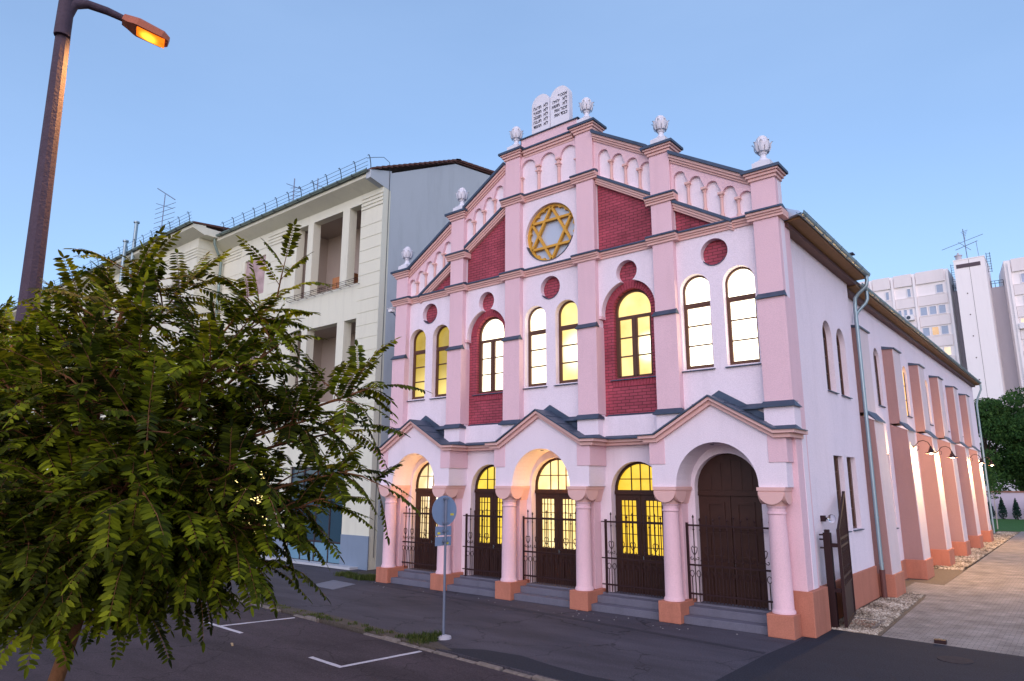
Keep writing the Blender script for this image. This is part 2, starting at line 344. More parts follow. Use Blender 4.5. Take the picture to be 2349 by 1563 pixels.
# --- pilasters with set-offs and caps
def zcap(i): return {0: 12.2, 1: 14.0, 2: 15.72, 3: 15.72, 4: 14.0, 5: 12.2}[i]
for i, c in enumerate(PX):
    t = zcap(i); p = MB()
    p.box(c-PW-.03, c+PW+.03, -.06, .43, 5.86, 8.72); p.box(c-PW, c+PW, 0, .43, 8.72, t)
    po = p.build('pilaster', pink, syn, bevel=.008)
    q = MB()   # sloped zinc set-off
    q.hexa([(c-PW-.06, -.13, 8.70), (c+PW+.06, -.13, 8.70), (c+PW+.06, .1, 8.70), (c-PW-.06, .1, 8.70)],
           [(c-PW-.06, -.13, 8.73), (c+PW+.06, -.13, 8.73), (c+PW+.02, .02, 8.88), (c-PW-.02, .02, 8.88)])
    q.build('zinc_setoff', zinc, po)
    k = MB(); e = .0
    d = .5 if i in (0, 5) else .55
    k.box(c-PW-.05, c+PW+.05, -.05, d, t-.02, t+.07); k.box(c-PW-.10, c+PW+.10, -.10, d+.04, t+.07, t+.15); k.box(c-PW-.15, c+PW+.15, -.15, d+.08, t+.15, t+.26)
    k.build('pilaster_cap', mould, po, bevel=.01)
    z = MB(); a = PW+.2; b2 = PW-.05; zz = t+.263
    z.hexa([(c-a, -.2, zz), (c+a, -.2, zz), (c+a, d+.12, zz), (c-a, d+.12, zz)], [(c-b2, .02, zz+.13), (c+b2, .02, zz+.13), (c+b2, d-.1, zz+.13), (c-b2, d-.1, zz+.13)])
    z.box(c-a-.004, c+a+.004, -.204, d+.124, zz-.055, zz+.03)
    z.build('zinc_cap', zinc, po)
    # white flame-like urn
    u = MB(); uy = .24; b0 = zz+.12
    s = 1.0
    u.box(c-.26, c+.26, uy-.26, uy+.26, b0, b0+.15); u.box(c-.19, c+.19, uy-.19, uy+.19, b0+.15, b0+.21)
    pr = [(.20, .21), (.17, .25), (.11, .30), (.085, .36), (.085, .42), (.12, .45), (.12, .47), (.10, .49), (.15, .54), (.19, .62), (.205, .70), (.20, .78), (.19, .80), (.185, .84), (.17, .85), (.172, .89), (.15, .90), (.15, .94), (.115, .955), (.11, .985), (.05, 1.02), (.01, 1.03)]
    u.lathe(c, uy, [(r, b0+z*1.02) for r, z in pr], 18)
    for kk in range(8):    # curling leaves
        a = kk*math.pi/4+.2; dx, dy = math.cos(a), math.sin(a); tx, ty = -dy, dx; L = []
        for r, z, wd in ((.17, .52, .05), (.215, .62, .075), (.22, .72, .07), (.25, .79, .045), (.295, .80, .012)):
            L.append([(c+dx*r+tx*wd*t, uy+dy*r+ty*wd*t, b0+z) for t in (-1, 0, 1)])
            L[-1][1] = (c+dx*(r+.025), uy+dy*(r+.025), b0+z)
        vs = [q for row in L for q in row]; u.add(vs, [(r*3+j, r*3+j+1, r*3+j+4, r*3+j+3) for r in range(4) for j in (0, 1)])
    for kk in range(8):
        a = kk*math.pi/4+.6; dx, dy = math.cos(a), math.sin(a); tx, ty = -dy, dx; L = []
        for r, z, wd in ((.2, .66, .05), (.21, .76, .06), (.2, .84, .045), (.19, .89, .01)):
            L.append([(c+dx*r+tx*wd*t, uy+dy*r+ty*wd*t, b0+z) for t in (-1, 0, 1)]); L[-1][1] = (c+dx*(r+.02), uy+dy*(r+.02), b0+z)
        vs = [q for row in L for q in row]; u.add(vs, [(r*3+j, r*3+j+1, r*3+j+4, r*3+j+3) for r in range(3) for j in (0, 1)])
    u.build('urn_finial', stone, syn, smooth=True)

# --- horizontal cornices (moulding + zinc) broken round the pilasters
def run(mb, zb, x0, x1, yf, z, yb=.45):
    mb.box(x0, x1, yf-.05, yb, z-.02, z+.06); mb.box(x0, x1, yf-.09, yb, z+.06, z+.12); mb.box(x0, x1, yf-.14, yb, z+.12, z+.19)
    zb.hexa([(x0, yf-.19, z+.19), (x1, yf-.19, z+.19), (x1, yb, z+.19), (x0, yb, z+.19)], [(x0, yf-.17, z+.25), (x1, yf-.17, z+.25), (x1, yf+.0, z+.30), (x0, yf+.0, z+.30)])
def cornice(name, z, xs, pil):
    mb, zb = MB(), MB()
    e = PW+.16
    for c in pil: run(mb, zb, c-e, c+e, 0, z)
    for a, b in xs: run(mb, zb, a, b, YW, z)
    o = mb.build(name, mould, syn, bevel=.006); zb.build('zinc_flashing', zinc, o)
e = PW+.16
cornice('main_cornice', 11.02, [(PX[i]+e, PX[i+1]-e) for i in range(5)], PX)
cornice('upper_cornice', 13.9, [(PX[2]+e, PX[3]-e)], PX[2:4])
cornice('pilaster_band', 12.34, [], [PX[1]]); cornice('pilaster_band', 12.34, [], [PX[4]])
# cornice between the two middle pilasters, at cap height
mb, zb = MB(), MB(); x0, x1 = PX[2]+PW+.15, PX[3]-PW-.15
mb.box(x0, x1, .08, .6, 15.62, 15.70); mb.box(x0, x1, .03, .6, 15.70, 15.79); mb.box(x0, x1, -.02, .6, 15.79, 15.88)
zb.hexa([(x0, -.07, 15.88), (x1, -.07, 15.88), (x1, .5, 15.88), (x0, .5, 15.88)], [(x0, -.05, 15.95), (x1, -.05, 15.95), (x1, .16, 16.08), (x0, .16, 16.08)])
o = mb.build('top_cornice', mould, syn, bevel=.006); zb.build('zinc_flashing', zinc, o)
a = MB(); a.box(-1.28, 1.28, .14, .62, 15.9, 16.42); o = a.build('attic_block', pink, syn)
a = MB(); a.box(-1.33, 1.33, .08, .68, 16.42, 16.455); a.box(-1.3, -1.283, .12, .64, 16.0, 16.42); a.box(1.283, 1.3, .12, .64, 16.0, 16.42); a.build('zinc_cap', zinc, o)
# tablets
for nm, x0, x1 in (('l', -.82, .015), ('r', .045, .885)):
    cx = (x0+x1)/2; hw = (x1-x0)/2; t = MB()
    zt = 17.62
    t.plate([[(x0, 16.455)]+arc(cx, zt, hw, 180, 0, 24)+[(x1, 16.455)]], .2, .42)
    to = t.build('stone_tablet', stone, syn, bevel=.015)
    words = [('תרצח', 'לא'), ('תנאף', 'לא'), ('תגנוב', 'לא'), ('תענה', 'לא'), ('תחמוד', 'לא')] if nm == 'l' else [('׳׳', 'אנכי'), ('יהיה', 'לא'), ('תשא', 'לא'), ('את', 'זכור'), ('את', 'כבד')]
    L = MB()
    for i, (w2, w1) in enumerate(words):
        z = (17.62 if nm == 'l' else 17.76)-i*.188
        for wd, xr, mxw in ((w1, x1-.08, .34 if len(w1) > 2 else .24), (w2, x0+.45 if nm == 'l' else x0+.42, .36)):
            cu = bpy.data.curves.new('t', 'FONT'); cu.body = wd[::-1]; cu.size = .185; cu.align_x = 'RIGHT'; cu.extrude = .004; cu.offset = .004
            ob = bpy.data.objects.new('t', cu); me = bpy.data.meshes.new_from_object(ob)
            if len(me.vertices):
                xs_ = [v.co.x for v in me.vertices]; wid = max(xs_)-min(xs_); mx_ = max(xs_); k = min(1, mxw/wid)
                L.add([(xr+(v.co.x-mx_)*k, .192, z-.15+v.co.y) if v.co.z > 0 else (xr+(v.co.x-mx_)*k, .201, z-.15+v.co.y) for v in me.vertices], [tuple(p.vertices) for p in me.polygons])
            bpy.data.objects.remove(ob); bpy.data.curves.remove(cu); bpy.data.meshes.remove(me)
    if L.v: L.build('lettering', ink, to, fix=False)

# --- raking copings, bands and blind arcades
for s in (-1, 1):
    for a, b in ((1.96, 4.06), (4.78, 7.24)):
        cop, zc = MB(), MB()
        P = lambda d0, d1, xa=a, xb=b, f=rk_up: [(s*xa, f(xa)-d0), (s*xb, f(xb)-d0), (s*xb, f(xb)-d1), (s*xa, f(xa)-d1)]
        cop.prism(P(.04, .14), -.06, .6); cop.prism(P(.14, .22), -.01, .6); cop.prism(P(.22, .29), .04, .6); zc.prism(P(-.07, .04), -.13, .68)
        zc.prism(P(-.11, -.07), .3, .36)
        o = cop.build('raking_coping', mould, syn, bevel=.006); zc.build('zinc_coping', zinc, o)
    for a, b in ((1.96, 4.06), (4.78, 6.62)):
        lo, zl = MB(), MB()
        P = lambda d0, d1, xa=a, xb=b, f=rk_lo: [(s*xa, f(xa)-d0), (s*xb, f(xb)-d0), (s*xb, f(xb)-d1), (s*xa, f(xa)-d1)]
        lo.prism(P(.05, .13), .05, .4); lo.prism(P(.13, .21), .09, .4); lo.prism(P(.21, .28), .13, .4); zl.prism(P(-.05, .05), .0, .4)
        o = lo.build('raking_band', mould, syn, bevel=.006); zl.build('zinc_flashing', zinc, o)
    ar, cl = MB(), MB()
    for a, b, xs, r in ((1.9, 4.1, (2.32, 2.86, 3.40, 3.90), .205), (4.72, 7.3, (5.04, 5.55, 6.07, 6.58, 7.06), .19)):
        outl = [(s*a, rk_lo(a) if a < 4 else rk_lo(a)), (s*a, rk_up(a)-.2), (s*b, rk_up(b)-.2), (s*b, max(11.25, rk_lo(b)))]
        if a > 4: outl += [(s*6.55, 11.25)]
        lb = lambda x: max(11.33, rk_lo(x)+.06)
        hole = [(xs[0]-r, lb(xs[0]-r))]
        for x in xs: hole += arc(x, rk_up(x)-.5-r, r, 180, 0, 10)
        hole += [(xs[-1]+r, lb(xs[-1]+r))]
        if a > 4: hole += [(6.42, 11.33)]
        ar.plate([outl, [(s*x, z) for x, z in hole]], .09, .205)
        for i in range(len(xs)-1):
            cl = MB(); x = (xs[i]+xs[i+1])/2; zt = rk_up(xs[i+1])-.5-r; zt0 = rk_up(xs[i])-.5-r
            cl.box(s*x-.085, s*x+.085, .06, .2, zt-.01, zt+.06)
            cl.lathe(s*x, .15, [(.045, lb(x)-.05), (.045, zt-.10), (.06, zt-.09), (.06, zt-.07), (.05, zt-.06), (.08, zt-.01)], 10)
            cl.lathe(s*x, .15, [(.07, lb(x)-.06), (.07, lb(x)+.06), (.05, lb(x)+.08)], 10); cl.build('colonnette', mould, syn, smooth=True)
    build_split(ar, 'blind_arcade', pink, syn)
ar, cl = MB(), MB(); hole = [(-.92-.33, 14.2)]
for x in (-.92, -.02, .88): hole += arc(x, 15.16, .35, 180, 0, 14)
hole += [(1.23, 14.2)]; hole[0] = (-1.27, 14.2)
ar.plate([[(-1.97, 14.1), (1.97, 14.1), (1.97, 15.7), (-1.97, 15.7)], hole], .1, .21); ar.build('blind_arcade', pink, syn)
for x in (-1.27, -.47, .43, 1.23):
    cl = MB()
    cl.box(x-.10, x+.10, .06, .2, 15.1, 15.17) if abs(x) < 1 else None
    zt = 14.92 if abs(x) < 1 else 14.85
    cl.lathe(x, .15, [(.055, 14.1), (.055, zt-.1), (.075, zt-.08), (.06, zt-.05), (.10, zt)], 12); cl.box(x-.1, x+.1, .06, .2, zt, zt+.04)
    if abs(x) < 1: cl.box(x-.055, x+.055, .1, .2, zt+.04, 15.1)
    cl.build('colonnette', mould, syn, smooth=True)

# --- round star window
st = MB(); cx, cz = -.05, 12.5
foil = []
for i in range(288):
    th = 360*i/288; t = ((th+30) % 60-30)/30*1.08
    if abs(t) < .98:
        q = (t/.98*1.5+.5) % 1.0*2-1; rr = .90+.0*abs(t)+.09*math.sqrt(max(0, 1-q*q))
    else: rr = 1.0
    foil.append((cx+rr*math.cos(R(th)), cz+rr*math.sin(R(th))))
st.plate([circ(cx, cz, 1.085, 48), foil], .33, .45)
def bar(mb, x0, z0, x1, z1, wd, y0, y1):
    d = Vector((x1-x0, z1-z0)); n_ = Vector((-d.y, d.x)).normalized()*wd/2
    mb.prism([(x0+n_.x, z0+n_.y), (x1+n_.x, z1+n_.y), (x1-n_.x, z1-n_.y), (x0-n_.x, z0-n_.y)], y0, y1)
for k, off in enumerate((90, -90)):
    P = [(cx+1.0*math.cos(R(off+120*i)), cz+1.0*math.sin(R(off+120*i))) for i in range(3)]
    for i in range(3): bar(st, *P[i], *P[(i+1) % 3], .085, .30+.004*k, .42-.004*k)
st.build('star_tracery', gold, syn)
mg = MB(); mg.plate([circ(cx, cz, 1.09, 48)], .44, .48)
mirror = mat('pale_glass', (.46, .51, .60), rough=.12, spec=.9, var=.03)
mg.build('round_glass', mirror, syn)
fl = MB()
for c0, c1, rr, z in ((cx, 12.5, 1.1, 0),):
    seg = arc(cx, 12.5, 1.082, 200, 340, 20); seg2 = arc(cx, 12.5, 1.06, 340, 200, 20); fl.prism(seg+seg2, .17, .44)
for b in 'ACE':
    seg = arc(BC[b], 10.43, .418, 215, 325, 12); seg2 = arc(BC[b], 10.43, .40, 325, 215, 12); fl.prism(seg+seg2, .17, .40)
build_split(fl, 'zinc_sill', zinc, syn)

# --- upper windows
G = {('A', -1): glow('pane_dim_ochre', (.50, .33, .03), .42, (.95, .72, .22), .62, (-6.3, .45, 7.2), 1.6, nscale=2.2),
     ('A', 1): glow('pane_dim_ochre_b', (.48, .32, .03), .42, (.95, .72, .20), .6, (-5.3, .45, 7.1), 1.3, nscale=2.2),
     ('C', -1): glow('pane_warm_white', (1, .80, .45), 1.1, (1, .90, .68), 1.9),
     ('C', 1): glow('pane_warm_yellow', (1, .66, .10), .55, (1, .90, .6), 1.7, (.9, .45, 8.1), .9),
     ('E', -1): glow('pane_bright_white', (1, .84, .55), 1.8, (1, .93, .76), 3.0, nscale=.8),
     ('E', 1): glow('pane_bright_white_b', (1, .82, .5), 1.8, (1, .93, .76), 3.4, nscale=.8)}
def slimwin(cx, g, tr=8.98):
    f = MB(); hw = .465
    f.plate([archloop(cx, hw, 7.0, 9.41), archloop(cx, hw-.055, 7.06, 9.41)], .40, .49)
    f.box(cx-hw+.05, cx+hw-.05, .395, .485, tr-.05, tr+.05)
    f.box(cx-hw+.055, cx-hw+.10, .405, .48, 7.06, tr-.05); f.box(cx+hw-.10, cx+hw-.055, .405, .48, 7.06, tr-.05); f.box(cx-hw+.10, cx+hw-.10, .405, .48, 7.06, 7.13); f.box(cx-hw+.10, cx+hw-.10, .405, .48, tr-.10, tr-.05)
    for z in (7.73, 8.33): f.box(cx-hw+.10, cx+hw-.10, .405, .472, z-.02, z+.02)
    fo = f.build('window', wfr, syn)
    p = MB(); p.plate([archloop(cx, hw-.02, 7.02, 9.41)], .475, .482); p.build('pane', g, fo)
    s = MB(); s.hexa([(cx-hw-.05, .13, 6.93), (cx+hw+.05, .13, 6.93), (cx+hw+.05, .45, 6.95), (cx-hw-.05, .45, 6.95)], [(cx-hw-.05, .13, 6.955), (cx+hw+.05, .13, 6.955), (cx+hw+.05, .45, 7.005), (cx-hw-.05, .45, 7.005)])
    s.build('sill', zinc, fo)
for b, s, cx in winspec: slimwin(cx, G[(b, s)])
for s, b, g in ((-1, 'B', glow('pane_hot_white', (1, .82, .5), 1.3, (1, .92, .72), 2.2)), (1, 'D', glow('pane_yellow_lamp', (1, .56, .02), .50, (1, .9, .6), 2.2, (3.5, .62, 7.95), .62))):
    cx = BC[b]+.02; hw = .68; f = MB()
    f.plate([archloop(cx, hw+.03, 6.98, 9.2), archloop(cx, hw-.075, 7.08, 9.2)], .56, .66)
    f.box(cx-hw+.05, cx+hw-.05, .55, .65, 8.93, 9.03); f.box(cx-.045, cx+.045, .545, .645, 7.05, 8.93)
    for t in (-1, 1):
        for z in (7.71, 8.32): f.box(min(cx+t*.045, cx+t*.61), max(cx+t*.045, cx+t*.61), .565, .632, z-.019, z+.019)
        xa = cx+t*.045; f.box(min(xa, xa+t*.05), max(xa, xa+t*.05), .56, .64, 7.05, 8.93)
        xa = cx+t*.60; f.box(min(xa, xa-t*.05), max(xa, xa-t*.05), .56, .64, 7.05, 8.93)
    fo = f.build('window', wfr, syn); p = MB(); p.plate([archloop(cx, hw, 7.0, 9.2)], .635, .642); p.build('pane', g, fo)
    q = MB(); q.hexa([(cx-hw-.14, .34, 6.92), (cx+hw+.14, .34, 6.92), (cx+hw+.14, .6, 6.95), (cx-hw-.14, .6, 6.95)], [(cx-hw-.14, .34, 6.95), (cx+hw+.14, .34, 6.95), (cx+hw+.14, .6, 7.0), (cx-hw-.14, .6, 7.0)]); q.build('sill', zinc, fo)

# --- attic zone, string courses above the porches
mb, zb = MB(), MB()
for i, c in enumerate(PX):
    mb.box(c-PW-.05, c+PW+.05, -.10, .43, 5.0, 5.70)
    zb.hexa([(c-PW-.12, -.2, 5.70), (c+PW+.12, -.2, 5.70), (c+PW+.12, .42, 5.70), (c-PW-.12, .42, 5.70)], [(c-PW-.12, -.2, 5.735), (c+PW+.12, -.2, 5.735), (c+PW+.06, -.06, 5.87), (c-PW-.06, -.06, 5.87)])
    zb.hexa([(c-PW-.14, -.26, 5.06), (c+PW+.14, -.26, 5.06), (c+PW+.14, .5, 5.06), (c-PW-.14, .5, 5.06)], [(c-PW-.14, -.26, 5.10), (c+PW+.14, -.26, 5.10), (c+PW+.06, -.09, 5.22), (c-PW-.06, -.09, 5.22)])
for i in range(5):
    a, b = PX[i]+PW+.12, PX[i+1]-PW-.12; y = .36 if i in (1, 3) else .14
    if i in (1, 3): mb.box(a-.08, b+.08, .30, .5, 5.0, 5.70)
    zb.hexa([(a, y-.14, 5.70), (b, y-.14, 5.70), (b, .45, 5.70), (a, .45, 5.70)], [(a, y-.14, 5.735), (b, y-.14, 5.735), (b, y+.05, 5.86), (a, y+.05, 5.86)])
    if i in (1, 3):
        zb.hexa([(a+.02, .06, 5.06), (b-.02, .06, 5.06), (b-.02, .5, 5.06), (a+.02, .5, 5.06)], [(a+.02, .06, 5.10), (b-.02, .06, 5.10), (b-.02, .295, 5.22), (a+.02, .295, 5.22)])
o = build_split(mb, 'attic_course', white, syn, bevel=.006)[0]; build_split(zb, 'zinc_flashing', zinc, syn)
mb = MB()
for s in (-1, 1):
    a, b = sorted((s*2.0, s*4.05)); mb.box(a, b, .18, .5, 4.97, 5.06); mb.box(a, b, .28, .5, 4.88, 4.97)
build_split(mb, 'eaves_moulding', mould, syn, bevel=.006)

# --- ground floor wall with five arched doorways
DO = {'A': (-6.2, .93, 3.6), 'B': (-3.05, .88, 3.47), 'C': (-.18, .93, 3.6), 'D': (2.95, .88, 3.47), 'E': (5.8, .93, 3.6)}
base = [(-7.95, 0)]
for b in 'ABCDE':
    cx, hw, zs = DO[b]; base += [(cx-hw-.03, 0), (cx-hw-.03, zs)]+arc(cx, zs, hw+.03, 180, 0, 18)[1:]+[(cx+hw+.03, 0)]
base += [(7.95, 0), (7.95, 5.05), (-7.95, 5.05)]
w = MB(); w.plate([base], .5, .85); w.build('ground_floor_wall', white, syn)
ctr = {'A': -6.08, 'C': -.05, 'E': 5.9}
for b, c in ctr.items():
    # porch front
    z5 = 5.0
    ol = [(c-1.9, 3.62), (c-1.17, 3.62)]+arc(c+.0, 3.66, 1.16, 180, 0, 24)+[(c+1.17, 3.62), (c+1.9, 3.62), (c+1.9, z5), (c+1.62, z5), (c, 5.93), (c-1.62, z5), (c-1.9, z5)]
    p = MB(); p.plate([ol], -.45, .5); po = p.build('porch', white, syn)
    k = MB()
    for s in (-1, 1):
        a, d = sorted((c+s*1.47, c+s*1.95)); k.box(a, d, -.475, .49, 4.25, 4.96)
    build_split(k, 'corner_block', pink, po, bevel=.008)
    # raking eaves mouldings and roof
    mo, ro = MB(), MB()
    for s in (-1, 1):
        A = lambda d0, d1, x1=0: [(c, 6.08-d0), (c+s*1.68, 5.10-d0), (c+s*1.68, 5.10-d1), (c, 6.08-d1)]
        mo.prism(A(.03, .12), -.66, -.35); mo.prism(A(.12, .24), -.56, -.30)
        a, d = sorted((c+s*1.683, c+s*2.22)); mo.box(a, d, -.66, -.45, 4.98, 5.07); a, d = sorted((c+s*1.683, c+s*2.1)); mo.box(a, d, -.56, -.45, 4.87, 4.98)
        a, d = sorted((c+s*1.88, c+s*2.22)); mo.box(a, d, -.45, .5, 4.98, 5.07); a, d = sorted((c+s*1.88, c+s*2.1)); mo.box(a, d, -.45, .5, 4.87, 4.98)
        ro.prism([(c, 6.10), (c+s*1.72, 5.11), (c+s*2.27, 5.09), (c+s*2.27, 5.065), (c+s*1.70, 5.075), (c, 6.055)], -.71, .34)
        ro.prism([(c, 6.30), (c+s*1.78, 5.26), (c+s*1.72, 5.11), (c, 6.10)], .115, .16)      # upstand flashing
        for q in (.45, .9, 1.35): bar(ro, c+s*q, 6.10-.59*q, c+s*q+.001, 6.13-.59*q, .02, -.70, .2)
    mo.build('eaves_moulding', mould, po, bevel=.006); ro.build('zinc_roof', zinc, po)
    # spotlight in the soffit
    q = MB(); q.lathe(c-.25, .0, [(.06, 4.78), (.06, 4.80)], 12); q.build('soffit_spotlight', zinc, po)
    for s in (-1, 1):
        x = c+s*1.49
        col = MB()
        col.lathe(x, -.2, [(.285, .55), (.285, .60), (.265, .63), (.25, .66), (.245, 1.4), (.235, 2.2), (.215, 2.93), (.24, 2.95), (.24, 2.99), (.215, 3.01), (.215, 3.09), (.24, 3.12), (.25, 3.15)], 28)
        co = col.build('column', pink, syn, smooth=True)
        pl = MB(); pl.box(x-.33, x+.33, -.54, .5, 0, .55); pl.build('plinth', salmon, co, bevel=.02)
        rs = MB(); rs.box(x-.2, x+.2, .12, .5, .55, 3.15); rs.build('respond', pink, co, bevel=.008)
        cp = MB(); cp.box(x-.36, x+.36, -.55, .49, 3.53, 3.62); cp.box(x-.335, x+.335, -.52, .49, 3.50, 3.53)
        n = 24      # cushion capital: circle growing into a square
        rows = []
        for t in range(8):
            f = t/7; rad = .235+(.32-.235)*math.sin(f*math.pi/2)
            row = []
            for kx in range(n):
                a = 2*math.pi*kx/n; ca, sa = math.cos(a), math.sin(a); sq = 1/max(abs(ca), abs(sa)); m_ = 1+(sq-1)*f**1.3
                row.append((x+ca*rad*m_, -.2+sa*rad*m_, 3.15+.35*f))
            rows.append(row)
        cp.add([q for rw in rows for q in rw], [(i*n+j, i*n+(j+1) % n, (i+1)*n+(j+1) % n, (i+1)*n+j) for i in range(7) for j in range(n)]+[tuple(range(n))])
        for (sx, sy) in ((0, -1), (1, 0), (-1, 0)):    # lunettes on the faces
            pts = [(.33*math.cos(R(180+180*i/14)), 3.50+.31*math.sin(R(180+180*i/14))) for i in range(15)]
            if sy: cp.prism([(x+p, z) for p, z in pts], -.2-.345, -.2-.25)
            else: 
                xa, xb = sorted((x+sx*.345, x+sx*.25)); cp.prism([(-.2+p, z) for p, z in pts], xa, xb, 'yz')
        cp.hexa([(x-.22, .15, 3.15), (x+.22, .15, 3.15), (x+.22, .5, 3.15), (x-.22, .5, 3.15)], [(x-.33, .12, 3.5), (x+.33, .12, 3.5), (x+.33, .5, 3.5), (x-.33, .5, 3.5)])
        cp.build('capital', mould, co, smooth=True)
for lx, lz, en in ((.66, 3.98, 48), (-5.62, 3.52, 30)):     # the hall lamps seen through the fanlights
    ld = bpy.data.lights.new('hall_lamp', 'POINT'); ld.energy = en; ld.color = (1, .52, .12); ld.shadow_soft_size = .1; lob = bpy.data.objects.new('hall_lamp_light', ld); C.objects.link(lob); lob.location = (lx, .56, lz)
# steps between the plinths
xsn = [-7.95]+sum(([ctr[b]-1.49, ctr[b]+1.49] for b in 'ACE'), [])+[7.95]
for i in range(1, 6):
    a, b = xsn[i]+.33, xsn[i+1]-.33; s = MB(); y0 = -.36
    s.box(a, b, y0, .9, 0, .2); s.box(a, b, -.02, .9, .2, .40); s.box(a, b, .3, .9, .4, .46)
    s.build('entrance_steps', stepm, syn, bevel=.012)

# --- doors
GD = {'A': glow('door_pane_pale', (.95, .55, .06), .42, (1, .93, .75), 2.2, (-5.55, .8, 3.45), 1.3), 'B': glow('door_pane_yellow', (1, .60, .02), .50, (1, .74, .12), .68, nscale=2),
      'C': glow('door_pane_lamp', (1, .58, .02), .52, (1, .93, .65), 3.0, (.62, .8, 3.95), .55), 'D': glow('door_pane_amber', (1, .52, .015), .50, (1, .70, .08), .68, nscale=2.5)}
for b in 'ABCDE':
    cx, hw, zs = DO[b]; yd = .72; tz = 3.43
    d = MB()
    d.plate([archloop(cx, hw+.04, tz, zs), archloop(cx, hw-.045, tz+.08, zs)] if b != 'E' else [archloop(cx, hw+.04, tz, zs)], yd, yd+.1)
    d.box(cx-hw-.02, cx+hw+.02, yd-.04, yd+.1, tz-.06, tz+.05)
    if b != 'E':
        for x in (cx-.32, cx+.32, cx): d.box(x-.014, x+.014, yd+.02, yd+.06, tz+.05, zs+math.sqrt((hw-.04)**2-(x-cx)**2))
        d.box(cx-hw+.03, cx+hw-.03, yd+.02, yd+.06, zs+.36, zs+.39)
    else:
        for k in range(5): d.box(cx-.75+k*.3, cx-.75+k*.3+.22, yd-.02, yd+.02, tz+.1, zs+math.sqrt(.84**2-max(abs(cx-.75+k*.3-cx), abs(cx-.53+k*.3-cx))**2) if max(abs(-.75+k*.3), abs(-.53+k*.3)) < .8 else tz+.35)
    do = d.build('door', wood, syn, bevel=.004)
    for s in (-1, 1):
        lx0, lx1 = sorted((cx+s*.01, cx+s*(hw+.02))); l_ = MB(); px0, px1 = (cx-.70, cx-.17) if s < 0 else (cx+.16, cx+.69)
        if b != 'E':
            l_.plate([[(lx0, .44), (lx1, .44), (lx1, tz-.05), (lx0, tz-.05)], [(px0, 1.6), (px1, 1.6), (px1, 3.19), (px0, 3.19)]], yd+.01, yd+.08)
            for k in range(1, 4): x = px0+(px1-px0)*k/4; l_.box(x-.011, x+.011, yd+.0, yd+.03, 1.6, 3.19)
            for k, z in enumerate((1.80, 2.18, 2.56, 2.74, 3.02)): l_.box(px0, px1, yd+.005, yd+.035, z-.011, z+.011)
            l_.box(px0-.04, px1+.04, yd-.02, yd+.015, 1.52, 1.6); l_.box(px0-.03, px1+.03, yd-.02, yd+.015, 3.19, 3.24)
        else:
            l_.box(lx0, lx1, yd+.01, yd+.08, .44, tz-.05)
            for z0, z1 in ((1.65, 2.35), (2.45, 3.2)):
                l_.plate([[(px0, z0), (px1, z0), (px1, z1), (px0, z1)], [(px0+.07, z0+.07), (px1-.07, z0+.07), (px1-.07, z1-.07), (px0+.07, z1-.07)]], yd-.02, yd+.02)
        l_.plate([[(px0, .62), (px1, .62), (px1, 1.42), (px0, 1.42)], [(px0+.08, .70), (px1-.08, .70), (px1-.08, 1.34), (px0+.08, 1.34)]], yd-.02, yd+.02)
        l_.build('door_leaf', wood, do)
    if b != 'E':
        p = MB(); p.plate([archloop(cx, hw-.02, tz+.02, zs)], yd+.07, yd+.076); p.box(cx-.8, cx+.8, yd+.07, yd+.076, 1.5, 3.3); p.build('pane', GD[b], do)
    h = MB(); h.tube([(cx+.06, yd-.05, 1.42), (cx+.06, yd-.05, 1.56)], .012, 6); h.tube([(cx+.06, yd-.05, 1.50), (cx+.06, yd+.02, 1.50)], .01, 6); h.build('handle', zincp, do)

# --- iron gates standing in front of the doors
def scroll(mb, cx, z, y, r, s, n=10, up=1):
    mb.tube([(cx+s*(r-r*.75*i/n)*math.cos(R(180+300*i/n)), y, z+up*(r-r*.75*i/n)*math.sin(R(180+300*i/n))) for i in range(n+1)], .011, 5)
for b, x0, x1 in (('A', -7.41, -4.8), ('B', -3.97, -2.0), ('C', -1.33, 1.2), ('D', 1.93, 4.0), ('E', 4.64, 7.2)):
    y = .3; g = MB(); zb = .50
    g.box(x0-.03, x0+.03, y-.03, y+.03, .46, 2.62); g.box(x1-.03, x1+.03, y-.03, y+.03, .46, 2.62)
    for z in (.70, 1.47, 2.55): g.box(x0+.03, x1-.03, y-.016, y+.016, z-.024, z+.024); g.box(x0-.16, x0-.03, y-.016, y+.016, z-.016, z+.016)
    n = round((x1-x0)/.19); dx = (x1-x0)/n
    for k in range(1, n):
        x = x0+k*dx; ht = 2.84 if k % 2 else 2.76
        g.tube([(x, y, zb), (x, y, ht-.08)], .016, 5)
        g.tube([(x, y, ht-.10), (x, y, ht-.06), (x, y, ht)], [.012, .034, .004], 5)
        for zz in (2.43, 1.60): g.tube([(x, y, zz-.03), (x, y, zz), (x, y, zz+.03)], [.014, .032, .014], 5)
    for k in range(n):
        xm = x0+(k+.5)*dx
        g.tube([(xm, y, zb), (xm, y, 1.15)], .014, 5)
        g.tube([(xm+.06*math.cos(R(-90+360*i/12)), y, 1.24+.085*math.sin(R(-90+360*i/12))) for i in range(13)], .011, 5)
    for k in range(1, n, 2):
        x = x0+k*dx
        for s in (-1, 1):
            g.tube([(x, y, 1.73), (x+s*.07, y, 1.83), (x+s*.085, y, 1.93), (x+s*.05, y, 1.975), (x+s*.025, y, 1.94)], .012, 5)
            scroll(g, x+s*.09, 1.66, y, .06, s)
    g.build('iron_gate', iron, syn, fix=False)

